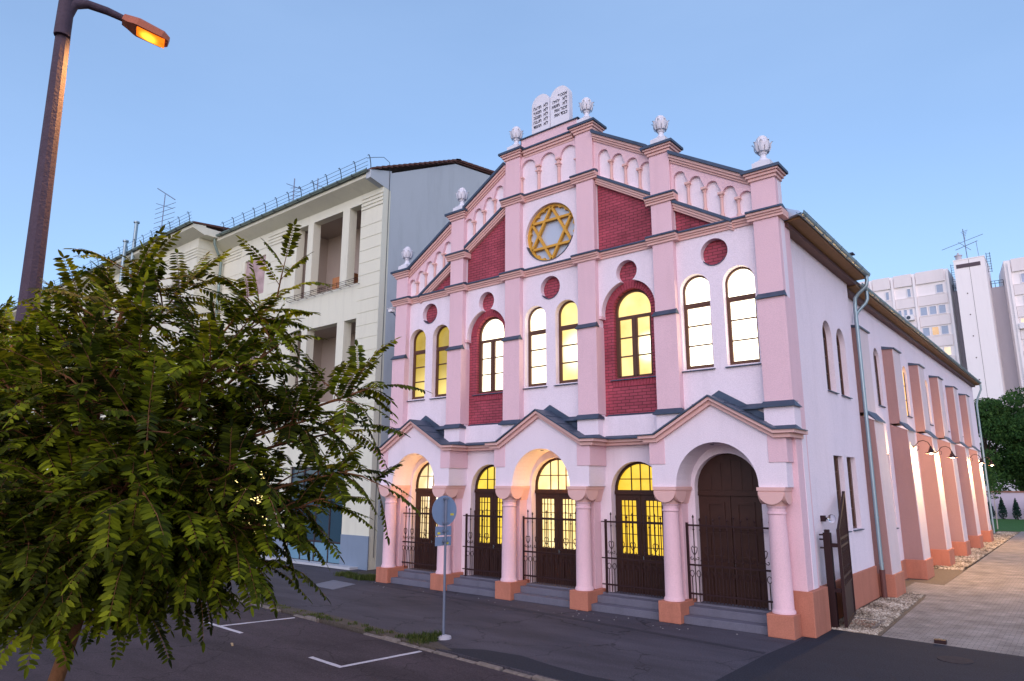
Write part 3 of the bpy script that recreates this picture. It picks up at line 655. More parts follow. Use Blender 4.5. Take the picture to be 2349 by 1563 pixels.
# --- side wall of the front block
XS = 7.75
sw = MB(); sw.plate([[(.5, 0), (7.9, 0), (7.9, 10.95), (.5, 10.95)], archloop(4.68, .52, 6.6, 8.38), archloop(6.28, .54, 6.6, 8.38),
     [(4.1, 2.3), (5.15, 2.3), (5.15, 4.57), (4.1, 4.57)], [(5.6, 2.3), (6.68, 2.3), (6.68, 4.57), (5.6, 4.57)]], XS-.45, XS, 'yz')
sw.box(-7.75, -7.45, .5, 7.9, 0, 10.95); sw.box(-7.45, XS-.45, 7.6, 7.9, 0, 10.95); build_split(sw, 'side_wall', white, syn)
cpil = MB(); cpil.box(XS-.25, 7.935, .03, 1.0, .5, 10.98); cpil.build('corner_pilaster', pink, syn, bevel=.01)
pl = MB(); pl.box(7.35, 8.05, .02, 1.32, 0, 1.08); pl.box(7.6, 7.80, 1.32, 7.95, 0, 1.02); pl.box(-8.05, -7.75, -.02, 8, 0, 1.05); build_split(pl, 'wall_plinth', salmon, syn, bevel=.02)
for kind, cy, hw, z0, z1 in (('a', 4.68, .52, 6.6, 8.38), ('a', 6.28, .54, 6.6, 8.38), ('r', 4.625, .525, 2.3, 4.57), ('r', 6.14, .54, 2.3, 4.57)):
    f = MB(); lo_ = archloop(cy, hw, z0, z1) if kind == 'a' else [(cy-hw, z0), (cy+hw, z0), (cy+hw, z1), (cy-hw, z1)]
    li = archloop(cy, hw-.06, z0+.06, z1) if kind == 'a' else [(cy-hw+.06, z0+.06), (cy+hw-.06, z0+.06), (cy+hw-.06, z1-.06), (cy-hw+.06, z1-.06)]
    f.plate([lo_, li], XS-.25, XS-.17, 'yz')
    for z in (z0+.62, z0+1.2, z0+1.78): f.box(XS-.24, XS-.19, cy-hw+.05, cy+hw-.05, z-.02, z+.02)
    if kind == 'r':
        for k in range(1, 7): yy = cy-hw+2*hw*k/7; f.tube([(XS-.12, yy, z0), (XS-.12, yy, z1)], .01, 5)
    fo = f.build('window', wfr, syn); p = MB(); p.box(XS-.22, XS-.21, cy-hw, cy+hw, z0, z1+(hw if kind == 'a' else 0)); p.build('pane', dglass, fo)
    q = MB(); q.hexa([(XS-.3, cy-hw-.03, z0-.01), (XS+.07, cy-hw-.03, z0-.05), (XS+.07, cy+hw+.03, z0-.05), (XS-.3, cy+hw+.03, z0-.01)], [(XS-.3, cy-hw-.03, z0+.01), (XS+.07, cy-hw-.03, z0-.025), (XS+.07, cy+hw+.03, z0-.025), (XS-.3, cy+hw+.03, z0+.01)]); q.build('sill', zinc, fo)

# --- front block roof with eaves, gutter, downpipe
ro = MB()
for s in (-1, 1):
    ro.prism([(s*8.35, 11.12), (0, 15.2), (0, 15.35), (s*8.35, 11.24)], .62, 8.2)
ro.plate([[(-7.9, 10.9), (7.9, 10.9), (0, 15.1)]], 7.7, 7.9)
roo = ro.build('front_roof', tile, syn)
so = MB(); so.hexa([(7.75, .62, 10.86), (8.02, .62, 10.86), (8.02, 8.15, 10.86), (7.75, 8.15, 10.86)], [(7.75, .62, 11.1), (8.02, .62, 10.98), (8.02, 8.15, 10.98), (7.75, 8.15, 11.1)])
so.build('eave_fascia', mat('brown_fascia', (.10, .045, .045), rough=.6, var=.15), roo)
so = MB(); so.hexa([(7.9, .64, 11.0), (8.36, .64, 11.02), (8.36, 8.15, 11.02), (7.9, 8.15, 11.0)], [(7.9, .64, 11.1), (8.36, .64, 11.115), (8.36, 8.15, 11.115), (7.9, 8.15, 11.1)])
so.build('eave_soffit', timber, roo)
def gutter(name, x, z0, z1, y0, y1, m, parent, r=.09, sgn=1, step=.9):
    g = MB(); n = 9; prof = [(x+sgn*r*math.cos(R(180+180*i/n)), r*math.sin(R(180+180*i/n))) for i in range(n+1)]
    prof2 = [(x+(a-x)*.85, b*.85) for a, b in reversed(prof)]; P = prof+prof2; N = len(P)
    g.add([(a, y0, z0+b) for a, b in P]+[(a, y1, z1+b) for a, b in P], [(i, (i+1) % N, N+(i+1) % N, N+i) for i in range(N)]+[tuple(range(N)), tuple(range(N, 2*N))])
    g.tube([(x+r, y0, z0+.005), (x+r, y1, z1+.005)], .012, 6)
    k = y0+.3
    while k < y1:
        zz = z0+(z1-z0)*(k-y0)/(y1-y0); g.tube([(x+(r+.012)*math.cos(R(170+200*i/8)), k, zz+(r+.012)*math.sin(R(170+200*i/8))) for i in range(9)], .012, 5); k += step
    return g.build(name, m, parent, smooth=True)
gutter('gutter', 8.42, 11.16, 11.16, .45, 8.15, zincp, roo, r=.1)
z = MB(); z.hexa([(7.7, .45, 11.0), (8.45, .45, 11.12), (8.45, .64, 11.12), (7.7, .64, 11.0)], [(7.7, .45, 11.5), (8.4, .45, 11.18), (8.4, .64, 11.18), (7.7, .64, 11.5)]); z.build('eave_end_flashing', mat('bright_zinc', (.42, .50, .60), rough=.3, metal=.7, var=.1), roo)
dp = MB(); dp.tube([(8.42, 7.95, 11.08), (8.42, 7.95, 10.85), (8.38, 7.94, 10.7), (8.1, 7.93, 10.45), (7.98, 7.93, 10.3), (7.95, 7.93, 10.0), (7.95, 7.93, .25)], .065, 10)
for z_ in (9.2, 7.0, 4.8, 2.6, 1.1): dp.tube([(7.95, 7.93, z_-.02), (7.95, 7.93, z_+.02)], .078, 10)
dp.build('downpipe', zincp, syn, smooth=True)
dp = MB(); dp.tube([(7.95, 7.93, 0), (7.95, 7.93, .9)], .085, 10); dp.build('downpipe_boot', mat('cast_iron_brown', (.12, .05, .045), rough=.6), syn, smooth=True)

# --- nave
NX = 7.5; Y0, Y1 = 7.9, 46.0
nw = MB(); lp = [[(Y0, 0), (Y1, 0), (Y1, 11.2), (Y0, 10.7)]]
ny = [12.8+5.816*k for k in range(6)]
for y in ny: lp.append(archloop(y, .52, 6.85, 8.75)); lp.append([(y-.5, 2.0), (y+.5, 2.0), (y+.5, 4.9), (y-.5, 4.9)])
nw.plate(lp, NX-.4, NX, 'yz'); nw.box(-7.5, -7.1, Y0, Y1, 0, 11.1); nw.prism([(-7.1, 0), (7.1, 0), (7.1, 11.3), (0, 14.5), (-7.1, 11.3)], Y1-.4, Y1); build_split(nw, 'nave_wall', white, syn)
pl = MB(); pl.box(NX, NX+.06, Y0, Y1+.05, 0, .72); pl.build('wall_plinth', salmon, syn)
gw = glow('nave_pane_orange', (1, .45, .10), .7, (1, .62, .24), 1.1, nscale=3)
gl2 = glow('nave_pane_dusk', (.55, .30, .2), .3, (.7, .4, .2), .4, nscale=2)
for k, y in enumerate(ny):
    for z0, z1, hw, g in ((6.85, 9.3, .5, gw if k in (1, 2) else (gl2 if k in (3, 4) else dglass)), (2.0, 4.9, .48, gw if k == 3 else gl2)):
        f = MB(); f.plate([[(y-hw-.02, z0), (y+hw+.02, z0), (y+hw+.02, z1), (y-hw-.02, z1)], [(y-hw+.06, z0+.06), (y-.02, z0+.06), (y-.02, z1-.06), (y-hw+.06, z1-.06)], [(y+.02, z0+.06), (y+hw-.06, z0+.06), (y+hw-.06, z1-.06), (y+.02, z1-.06)]], NX-.17, NX-.10, 'yz')
        for zz in (z0+.8, z0+1.5): f.box(NX-.16, NX-.11, y-hw, y+hw, zz-.015, zz+.015)
        fo = f.build('window', wfr, syn); p = MB(); p.box(NX-.14, NX-.13, y-hw, y+hw, z0, z1); p.build('pane', g, fo)
        q = MB(); q.box(NX-.2, NX+.06, y-hw-.05, y+hw+.05, z0-.04, z0); q.build('sill', zinc, fo)
for k in range(6):
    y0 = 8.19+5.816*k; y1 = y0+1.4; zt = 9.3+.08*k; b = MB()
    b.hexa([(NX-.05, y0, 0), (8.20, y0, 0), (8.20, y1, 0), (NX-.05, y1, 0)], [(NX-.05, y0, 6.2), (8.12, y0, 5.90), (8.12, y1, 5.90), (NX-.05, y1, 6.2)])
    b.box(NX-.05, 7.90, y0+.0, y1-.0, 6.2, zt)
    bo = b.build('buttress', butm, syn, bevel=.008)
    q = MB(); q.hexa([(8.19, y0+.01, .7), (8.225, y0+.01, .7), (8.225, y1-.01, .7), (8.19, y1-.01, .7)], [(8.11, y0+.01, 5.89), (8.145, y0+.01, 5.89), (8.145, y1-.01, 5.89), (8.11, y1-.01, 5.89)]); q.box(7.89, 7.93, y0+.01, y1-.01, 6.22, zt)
    build_split(q, 'outer_face', outm, bo)  # thin added slabs carrying the lighter tone of the lit outer side
    z = MB(); z.hexa([(7.88, y0-.05, 6.18), (8.20, y0-.05, 5.88), (8.20, y1+.05, 5.88), (7.88, y1+.05, 6.18)], [(7.90, y0-.05, 6.30), (8.20, y0-.05, 5.93), (8.20, y1+.05, 5.93), (7.90, y1+.05, 6.30)]); z.build('zinc_setoff', zinc, bo)
    z = MB(); z.hexa([(NX, y0-.05, zt), (8.0, y0-.05, zt-.02), (8.0, y1+.05, zt-.02), (NX, y1+.05, zt)], [(NX, y0-.05, zt+.14), (8.0, y0-.05, zt+.03), (8.0, y1+.05, zt+.03), (NX, y1+.05, zt+.14)])
    z.build('zinc_setoff', zinc, bo)
    p = MB(); p.box(NX, 8.28, y0-.05, y1+.05, 0, .74); p.build('plinth', salmon, bo, bevel=.02)
ro = MB()
for s in (-1, 1):
    v = [(s*8.0, 10.95), (0, 14.3), (0, 14.45), (s*8.0, 11.05)]; n = 4
    ro.add([(a, 8.2, z) for a, z in v]+[(a, Y1+.3, z+.5) for a, z in v], [(0, 1, 2, 3), (4, 5, 6, 7)]+[(i, (i+1) % 4, 4+(i+1) % 4, 4+i) for i in range(4)])
nro = ro.build('nave_roof', tile, syn)
so = MB(); so.hexa([(NX, 8.2, 10.62), (7.72, 8.2, 10.62), (7.72, Y1, 11.2), (NX, Y1, 11.2)], [(NX, 8.2, 10.9), (7.72, 8.2, 10.78), (7.72, Y1, 11.32), (NX, Y1, 11.5)]); so.build('eave_fascia', MATS['brown_fascia'], nro)
so = MB(); so.hexa([(7.6, 8.2, 10.78), (8.0, 8.2, 10.82), (8.0, Y1+.2, 11.36), (7.6, Y1+.2, 11.32)], [(7.6, 8.2, 10.9), (8.0, 8.2, 10.93), (8.0, Y1+.2, 11.47), (7.6, Y1+.2, 11.44)]); so.build('eave_soffit', timber, nro)
gutter('gutter', 8.06, 10.98, 11.52, 8.5, Y1+.2, zincp, nro, r=.085)
dp = MB(); dp.tube([(8.06, 9.5, 10.9), (8.06, 9.5, 10.6), (8.0, 9.48, 10.45), (7.72, 9.3, 10.1), (7.65, 9.25, 9.9), (7.65, 9.25, 9.3)], .065, 10)
dp.build('downpipe', zincp, syn, smooth=True)
dp = MB(); dp.tube([(8.06, Y1+.1, 11.4), (8.06, Y1+.1, 11.0), (7.75, Y1+.1, 10.3), (7.65, Y1+.1, 9.8), (7.65, Y1+.1, .1)], .07, 10); dp.build('downpipe', zincp, syn, smooth=True)
so = MB(); so.tube([(8.3, 6.4, 11.3), (8.3, 6.4, 11.48)], .05, 8); so.box(8.18, 8.42, 6.25, 6.55, 11.48, 11.52); so.build('roof_vent', zinc, roo)
# --- wall lamps on the buttresses
bulbm = glow('lamp_bulb', (1, .85, .7), 10, (1, .85, .7), 10)
for k in (1, 2, 4, 5):
    y = 8.19+5.816*k+.7; x = 8.13; z = 5.2; l_ = MB()
    l_.box(x-.01, x+.03, y-.06, y+.06, z-.12, z+.12)
    l_.tube([(x, y, z), (x+.12, y, z+.10), (x+.25, y, z+.26), (x+.42, y, z+.30), (x+.58, y, z+.22), (x+.66, y, z+.05)], .018, 7)
    l_.tube([(x, y, z-.06), (x+.12, y, z-.12), (x+.22, y, z-.07), (x+.24, y, z+.05), (x+.16, y, z+.10)], .012, 6)
    lo_ = l_.build('wall_lamp', iron, syn)
    s = MB(); s.lathe(x+.66, y, [(.03, z+.06), (.05, z-.02), (.10, z-.12), (.13, z-.17), (.24, z-.24), (.23, z-.245), (.12, z-.18), (.02, z-.05)], 20); s.build('lamp_shade', iron, lo_, smooth=True)
    bb = MB(); bb.lathe(x+.66, y, [(.03, z-.14), (.085, z-.18), (.09, z-.23), (.05, z-.27), (.01, z-.28)], 12); bb.build('bulb', bulbm, lo_, smooth=True)
    ld = bpy.data.lights.new('lamp', 'POINT'); ld.energy = 430; ld.color = (1, .58, .22); ld.shadow_soft_size = .08; lob = bpy.data.objects.new('wall_lamp_light', ld); C.objects.link(lob); lob.location = (x+.66, y, z-.34)
# security camera on the left corner, small glass globe lamp by the gate
q = MB(); q.box(-8.3, -8.08, -.12, .1, 10.78, 10.92); q.box(-8.34, -8.04, -.15, .12, 10.92, 10.95); qo = tag(q.build('security_camera', whitep, None, bevel=.02), 'small white security camera on the left corner of the pink facade', 'camera')
q = MB(); q.tube([(-8.15, 0, 10.8), (-7.94, .05, 10.55)], .03, 8); q.build('bracket', zinc, qo)
gl_o = empty('globe_lamp', (7.95, 2.3, 2.75), 'clear round glass globe wall lamp on black bracket above the open gate post', 'lamp')
q = MB(); q.box(7.75, 7.86, 2.22, 2.38, 2.68, 2.84); q.tube([(7.86, 2.3, 2.76), (7.93, 2.3, 2.76)], .03, 8); q.build('bracket', iron, gl_o)
gm, n_, l2, b_ = nt('clear_glass'); b_.inputs['Transmission Weight'].default_value = 1; b_.inputs['Roughness'].default_value = .02; b_.inputs['Base Color'].default_value = (.9, .93, 1, 1)
q = MB(); q.lathe(8.03, 2.3, [(.02, 2.66), (.07, 2.68), (.105, 2.73), (.11, 2.78), (.08, 2.85), (.02, 2.88)], 16); q.build('globe', gm, gl_o, smooth=True)

# ================================================================== side yard gate (open leaf and post)
ga = empty('yard_gate', (8.05, 1.7, 0), 'dark brown wrought iron yard gate standing open beside the pink corner', 'gate')
p = MB(); p.box(7.95, 8.13, 1.6, 1.78, 0, 2.42); p.box(7.98, 8.10, 1.63, 1.75, 2.42, 2.5); p.build('gate_post', iron, ga, bevel=.008)
h = MB()
for z in (2.1, .95): h.box(8.13, 8.28, 1.64, 1.72, z-.05, z+.05)
for z in (2.36, 2.24, 2.02, 1.0, .9): h.box(7.84, 7.95, 1.66, 1.70, z-.02, z+.02)
build_split(h, 'hinge', iron, ga)
A_ = Vector((8.33, 1.66, 0)); B_ = Vector((7.98, 3.95, 0)); D_ = (B_-A_); Lg = D_.length; D_.normalize(); Nn = Vector((-D_.y, D_.x, 0))
def gb(mb, s0, s1, z0, z1, z0b=None, z1b=None, th=.03):
    z0b = z0 if z0b is None else z0b; z1b = z1 if z1b is None else z1b
    P0, P1 = A_+D_*s0, A_+D_*s1; t = Nn*th
    mb.hexa([P0-t+Vector((0, 0, z0)), P1-t+Vector((0, 0, z0b)), P1+t+Vector((0, 0, z0b)), P0+t+Vector((0, 0, z0))], [P0-t+Vector((0, 0, z1)), P1-t+Vector((0, 0, z1b)), P1+t+Vector((0, 0, z1b)), P0+t+Vector((0, 0, z1))])
g = MB(); zt = lambda s: 2.5+1.0*s/Lg
gb(g, 0, .08, .05, 2.5, .05, 2.53, .04); gb(g, Lg-.08, Lg, .05, zt(Lg-.08), .05, 3.5, .04)
gb(g, .08, Lg-.08, zt(.08)-.08, zt(.08), zt(Lg-.08)-.08, zt(Lg-.08)); gb(g, .08, Lg-.08, .05, .13)
for z in (1.0, 1.25, 2.05, 2.25): gb(g, .08, Lg-.08, z-.03, z+.03, th=.02)
gb(g, .08, Lg-.08, .13, .97, th=.008)
for k in range(1, 15):
    s = .08+(Lg-.16)*k/15; gb(g, s-.011, s+.011, 1.0, zt(s)-.05, th=.011)
    q = A_+D_*(s+.06)
    for zz in (1.12, 2.15): g.tube([(q+D_*.045*math.cos(R(a))+Vector((0, 0, zz+.07*math.sin(R(a))))) for a in range(0, 361, 40)], .009, 5)
    for zz in (1.42, 1.9):
        g.tube([(A_+D_*s)+D_*.05*math.cos(R(a))*t+Vector((0, 0, zz+.06*math.sin(R(a)))) for t in (1,) for a in range(0, 361, 45)], .008, 5)
g.build('gate_leaf', iron, ga)

# ================================================================== GROUND
def sheet(name, loop, z, m, **k):
    g = MB(); g.prism(loop, z-.3, z, 'xy'); return struct(name, g, m, **k)
g = MB(); g.box(-400, 400, -200, 500, -.6, -.12); struct('ground', g, dirtm)
def ky(x): return -6.72-.084*max(x, -12)
def kyl(x): return ky(x)
road = [(-160, ky(-160)), (-12, ky(-12)), (16, ky(16)), (60, ky(16)), (60, -70), (-160, -70)]
g = MB(); g.prism(road, -.35, -.05, 'xy'); struct('road', g, roadm)
walk = [(-160, 3), (-160, ky(-160)+.2), (-12, ky(-12)+.2), (7.7, ky(7.7)+.2), (7.7, 1.5), (-11.05, 1.5), (-11.05, 30), (-40, 30), (-40, 3)]
walk = [(-160, ky(-160)+.2), (-12, ky(-12)+.2), (7.66, ky(7.66)+.2), (7.66, -2.3), (7.78, -.54), (7.78, .6), (-11, .6), (-11, 1.6), (-26.3, 1.6), (-26.3, .02), (-160, .02)]
g = MB(); g.prism(walk, -.3, 0, 'xy'); struct('pavement', g, walkm)
g = MB(); g.prism([(-11, .6), (-7.9, .6), (-7.9, 30), (-11, 30)], -.3, -.004, 'xy'); struct('alley_ground', g, dirtm)
apr = [(7.665, ky(7.6)+.15), (60, ky(16)+.15), (60, .8), (12.0, 1.08), (9.2, 1.34), (7.9, 1.45), (7.785, .9), (7.785, -.6), (7.665, -2.4)]
g = MB(); g.prism(apr, -.3, .004, 'xy'); struct('asphalt_apron', g, newm)
# curved dark tar patch spilling over the old pavement
pts = [(1.9, -6.45), (2.6, -6.05), (3.6, -5.95), (4.6, -6.2), (5.6, -6.35), (6.6, -6.3), (7.66, -6.4), (7.66, ky(7.6)+.22), (4, ky(4)+.22), (2, ky(2)+.24)]
g = MB(); g.prism(pts, -.02, .004, 'xy'); struct('asphalt_patch', g, newm)
pts = [(-11, .2), (-7, -.9), (-3, -1.25), (1, -1.5), (5, -1.9), (7.6, -2.2), (7.6, -2.35), (5, -2.1), (1, -1.7), (-3, -1.42), (-7, -1.05), (-11, 0)]
g = MB(); g.prism(pts, -.02, .004, 'xy'); struct('asphalt_seam', g, mat('asphalt_seam', (.035, .034, .045), var=.4, vscale=3))
# kerb stones: irregular blocks
k = MB(); x = -60
while x < 16:
    L = random.uniform(.55, .85); z1 = .0+random.uniform(-.035, .02); j = random.uniform(-.02, .02)
    if not (-11 < x < -1 and random.random() < .12):
        xa, xb = x, x+L-.025; k.hexa([(xa, ky(xa)+j, -.3), (xb, ky(xb)+j, -.3), (xb, ky(xb)+.17+j, -.3), (xa, ky(xa)+.17+j, -.3)], [(xa+.02, ky(xa)+.02+j, z1), (xb-.02, ky(xb)+.02+j, z1+random.uniform(-.01, .01)), (xb-.02, ky(xb)+.155+j, z1), (xa+.02, ky(xa)+.155+j, z1)])
    x += L
struct('kerb', k, kerbm, bevel=.02)
g = MB(); pts = [(-60, ky(-60)+.17), (-12, ky(-12)+.17), (-7, ky(-7)+.17), (1.5, ky(1.5)+.17), (2.1, ky(2)+.3), (1.2, ky(1.2)+.62), (-1, ky(-1)+.6), (-3.5, ky(-3)+.72), (-5.5, ky(-5)+.55), (-8, ky(-8)+.45), (-12, ky(-12)+.4), (-60, ky(-60)+.4)]
g.prism(pts, -.2, .006, 'xy'); struct('verge', g, dirtm)
# yard: pavers, gravel, lawn
g = MB(); g.prism([(9.2, 1.34), (12.0, 1.08), (60, .8), (60, 62), (8.9, 62), (9.0, 12.6), (8.0, 12.9), (8.0, 10.0), (8.9, 9.6), (9.0, 8.4)], -.3, .0, 'xy')
struct('yard_paving', g, paverm)
g = MB(); g.prism([(7.4, 1.46), (9.16, 1.36), (9.0, 8.4), (8.9, 9.58), (8.0, 9.9), (7.4, 10.0)], -.3, -.02, 'xy'); g.prism([(7.4, 18.5), (8.6, 18.5), (8.86, 22), (8.86, 62), (7.4, 62)], -.3, -.02, 'xy'); g.prism([(7.4, 10), (7.99, 10), (7.99, 12.9), (8.99, 12.65), (8.96, 18.45), (7.4, 18.45)], -.3, -.005, 'xy')
tag(g.build('gravel', grav), None, None, kind='structure')
pb = MB(); ic = [(0, 0, 1), (1, 0, 0), (0, 1, 0), (-1, 0, 0), (0, -1, 0), (0, 0, -.6)]; fc = [(0, 1, 2), (0, 2, 3), (0, 3, 4), (0, 4, 1), (5, 2, 1), (5, 3, 2), (5, 4, 3), (5, 1, 4)]
def pebble(x, y, z, s):
    a = random.uniform(0, 6.28); c_, s_ = math.cos(a), math.sin(a); sx, sy, sz = s*random.uniform(.7, 1.5), s*random.uniform(.6, 1), s*random.uniform(.4, .8)
    pb.add([(x+(p[0]*sx*c_-p[1]*sy*s_), y+(p[0]*sx*s_+p[1]*sy*c_), z+p[2]*sz) for p in ic], fc)
for i in range(6500):
    y = 1.5+(random.random()**1.5)*8.2; x = random.uniform(7.85, 9.1-.03*y); pebble(x, y, random.uniform(-.02, .01), random.uniform(.025, .055))
for i in range(5000):
    y = random.uniform(18.6, 50); x = random.uniform(7.6, 8.85); pebble(x, y, random.uniform(-.02, .01), random.uniform(.05, .09))
tag(pb.build('gravel_stones', pebm, fix=False), 'pale beige gravel stones strewn along the foot of the side wall', 'gravel', kind='stuff')
g = MB(); g.box(9.2, 9.2+.001, 1, 1.001, -.2, -.19)
g = MB(); g.prism([(-40, 52), (60, 52), (60, 100), (-40, 100)], -.3, .012, 'xy'); struct('lawn', g, lawnm)
q = MB(); q.box(8.0, 8.75, 2.3, 3.3, -.1, .015); tag(q.build('drain_cover', mat('rust_plate', (.20, .09, .06), rough=.7, var=.3, vscale=5), bevel=.01), 'rusty rectangular drain cover set in the gravel by the yard gate', 'drain cover')
q = MB(); q.box(8.79, 8.86, 2.2, 3.4, -.1, .03); q.box(7.95, 8.86, 3.42, 3.49, -.1, .03); struct('gravel_edging', q, kerbm)
q = MB(); q.lathe(10.98, -.28, [(.34, -.05), (.34, .016), (.30, .02)], 28); tag(q.build('manhole_cover', mat('iron_cover', (.050, .042, .045), rough=.9, spec=.1, var=.3, vscale=10)), 'round iron manhole cover in the new dark asphalt', 'manhole cover')
q = MB(); q.prism([(-9.05, -2.62), (-7.5, -2.78), (-7.95, -1.45), (-9.5, -1.3)], -.05, .012, 'xy'); tag(q.build('access_cover', mat('concrete_cover', (.17, .18, .22), var=.15, vscale=3, bump=.4, bscale=30)), 'square pale concrete access cover in the pavement left of the steps', 'access cover')
q = MB(); q.box(10.35, 10.6, 1.3, 1.45, 0, .09); tag(q.build('gate_stop', iron, bevel=.01), 'small dark metal gate stop standing on the paving edge', 'gate stop')
# parking marks
def line(a, b, wd=.11):
    a, b = Vector(a), Vector(b); d = (b-a).normalized(); n_ = Vector((-d.y, d.x))*wd/2; g = MB(); N = max(2, int((b-a).length/.25)); e1, e2 = [], []
    for i in range(N+1):
        p = a+(b-a)*i/N; e1.append(tuple(p+n_*random.uniform(.88, 1.1))); e2.append(tuple(p-n_*random.uniform(.88, 1.1)))
    return e1+e2[::-1]
for ls in ([((-5.65, -8.40), (-3.5, -8.52)), ((-4.75, -8.40), (-4.25, -6.48))], [((-.04, -8.85), (1.2, -8.95)), ((1.16, -8.9), (1.43, -6.93))], [((-10.9, -8.18), (-9.25, -8.02)), ((-10.05, -8.05), (-10.2, -7.2)), ((-10.2, -7.2), (-9.95, -5.98))]):
    g = MB()
    for i, (a, b) in enumerate(ls): g.prism(line(a, b), -.055, -.046+.002*i, 'xy')
    struct('parking_line', g, paintm)
# litter, fallen leaf, pavement pebbles
q = MB(); 
for i in range(40):
    x = random.uniform(-8, 7.6); y = -.62-abs(random.gauss(0, .6)); s = random.uniform(.006, .016); q.box(x-s, x+s, y-s*.7, y+s*.7, 0, s)
tag(q.build('grit', mat('pale_grit', (.35, .34, .34), var=.2)), 'scattered pale grit lying on the pavement before the steps', 'grit', kind='stuff')
q = MB(); q.prism([(-2.62, -9.3), (-2.36, -9.42), (-2.33, -9.39), (-2.58, -9.26)], -.049, -.035, 'xy'); tag(q.build('wood_chip', mat('wood_chip', (.35, .26, .14), var=.2)), 'small pale wood chip lying on the parking bay asphalt', 'litter')

# grass tufts
def tufts(name, spots, label):
    g = MB()
    for x, y, n, r, h in spots:
        for i in range(n):
            a = random.uniform(0, 6.28); d = r*math.sqrt(random.random()); px, py = x+d*math.cos(a), y+d*math.sin(a)
            b = random.uniform(0, 6.28); hh = h*random.uniform(.5, 1.1); lx, ly = math.cos(b)*hh*.5, math.sin(b)*hh*.5; w_ = .007; nx, ny_ = -math.sin(b)*w_, math.cos(b)*w_
            g.add([(px-nx, py-ny_, 0), (px+nx, py+ny_, 0), (px+lx*.4+nx, py+ly*.4+ny_, hh*.7), (px+lx*.4-nx, py+ly*.4-ny_, hh*.7), (px+lx, py+ly, hh)], [(0, 1, 2, 3), (3, 2, 4)])
    return tag(g.build(name, grassm, fix=False), label, 'grass', kind='stuff')
sp = []
for i in range(60):
    t = random.random(); x = -9+10.2*t; sp.append((x, ky(x)+.30+random.gauss(0, .09), int(8+26*t), .09+.05*t, .04+.06*t))
sp += [(.75, -6.05, 160, .22, .16), (1.0, -6.2, 140, .2, .15), (.5, -6.3, 120, .2, .13), (.95, -5.95, 120, .12, .2)]
tufts('verge_grass', sp, 'short weedy grass growing along the kerb towards the sign post')
tufts('corner_grass', [(-8.3-random.random()*2.2, -.1-random.random()*.5+.0, 90, .2, .2) for i in range(22)], 'tall green grass tufts in the corner left of the first porch column')

# ================================================================== ROAD SIGN seen from behind
S0 = Vector((1.05, -5.83, 0)); sg = empty('road_sign', S0, 'round road sign seen from behind on a thin grey post at the kerb', 'road sign')
q = MB(); q.tube([S0+Vector((0, 0, -.1)), S0+Vector((0, 0, 3.36))], .032, 12); q.build('post', galv, sg, smooth=True)
q = MB(); q.lathe(S0.x, S0.y, [(.2, 0), (.19, .05), (.12, .07), (.06, .09)], 16); q.build('concrete_foot', mat('pale_concrete', (.42, .42, .47), bump=.5, bscale=15, var=.15), sg)
ang = R(-10); dx, dy = math.cos(ang), math.sin(ang); tx, ty = -dy, dx
def splate(mb, pts, d0, d1):
    n = len(pts); mb.add([(S0.x+tx*a+dx*d, S0.y+ty*a+dy*d, z) for d in (d0, d1) for a, z in pts], [tuple(range(n))[::-1], tuple(range(n, 2*n))]+[(i, (i+1) % n, n+(i+1) % n, n+i) for i in range(n)])
q = MB(); splate(q, circ(0, 3.02, .375, 40), -.075, -.06); d_ = q.build('round_plate', signb, sg)
q = MB(); splate(q, [(.18, 2.90), (.28, 2.90), (.28, 2.95), (.18, 2.95)], -.059, -.056); q.build('sticker', yel, d_)
for z0, z1, o_, st_ in ((2.42, 2.64, -.02, -.16), (2.17, 2.39, -.02, .10)):
    q = MB(); splate(q, [(o_-.24, z0), (o_+.24, z0), (o_+.24, z1), (o_-.24, z1)], -.075, -.062); d_ = q.build('supplementary_plate', signb, sg)
    q = MB(); splate(q, [(st_-.04, z0+.03), (st_+.04, z0+.03), (st_+.04, z0+.08), (st_-.04, z0+.08)], -.061, -.058); q.build('sticker', yel, d_)
q = MB()
for z in (3.32, 2.72, 2.53, 2.28): splate(q, [(-.06, z-.02), (.06, z-.02), (.06, z+.02), (-.06, z+.02)], -.06, .045)
q.build('clamp', galv, sg)

# ================================================================== STREET LAMP
PT = at(158, -22, 10.0); PM = at(66, 700, 9.35)
dirp = (PM-PT); k_ = PT.z/(PT.z-PM.z); PB = PT+dirp*k_
PB.x = PM.x+(PB.x-PM.x)*.25; PB.y = PM.y+(PB.y-PM.y)*.25
sl = empty('street_lamp', (PB.x, PB.y, 0), 'tall weathered brown street lamp post with one lit orange lamp head above the tree', 'street lamp')
q = MB(); q.tube([PB+Vector((0, 0, 0)) if False else Vector((PB.x, PB.y, 0)), PM, PT], [.15, .125, .088], 10); q.build('pole', polem, sl, fix=True)
AE = at(283, 43, 10.35); HE = at(388, 94, 10.62); AX = (HE-AE).normalized()
q = MB(); s0 = PT-Vector((0, 0, .35)); 
q.tube([PT-Vector((0, 0, .75)), PT-Vector((0, 0, .1))], [.105, .1], 10)
q.tube([s0+Vector((0, 0, -.05)), s0+(AE-s0)*.12+Vector((0, 0, .13)), s0+(AE-s0)*.35+Vector((0, 0, .16)), s0+(AE-s0)*.7+Vector((0, 0, .09)), AE], [.10, .075, .062, .058, .05], 10)
q.build('arm', polem, sl, smooth=True)
AXh = AX; side = AXh.cross(Vector((0, 0, 1))).normalized(); upv = side.cross(AXh).normalized(); HL = (HE-AE).length
def hp(a, b, c): return AE+AXh*a*HL+side*b+upv*c
prof = [(0, .085, .06, -.06), (.12, .10, .075, -.075), (.25, .15, .08, -.085), (.32, .165, .085, -.09), (.86, .155, .07, -.085), (1.0, .09, .03, -.06)]
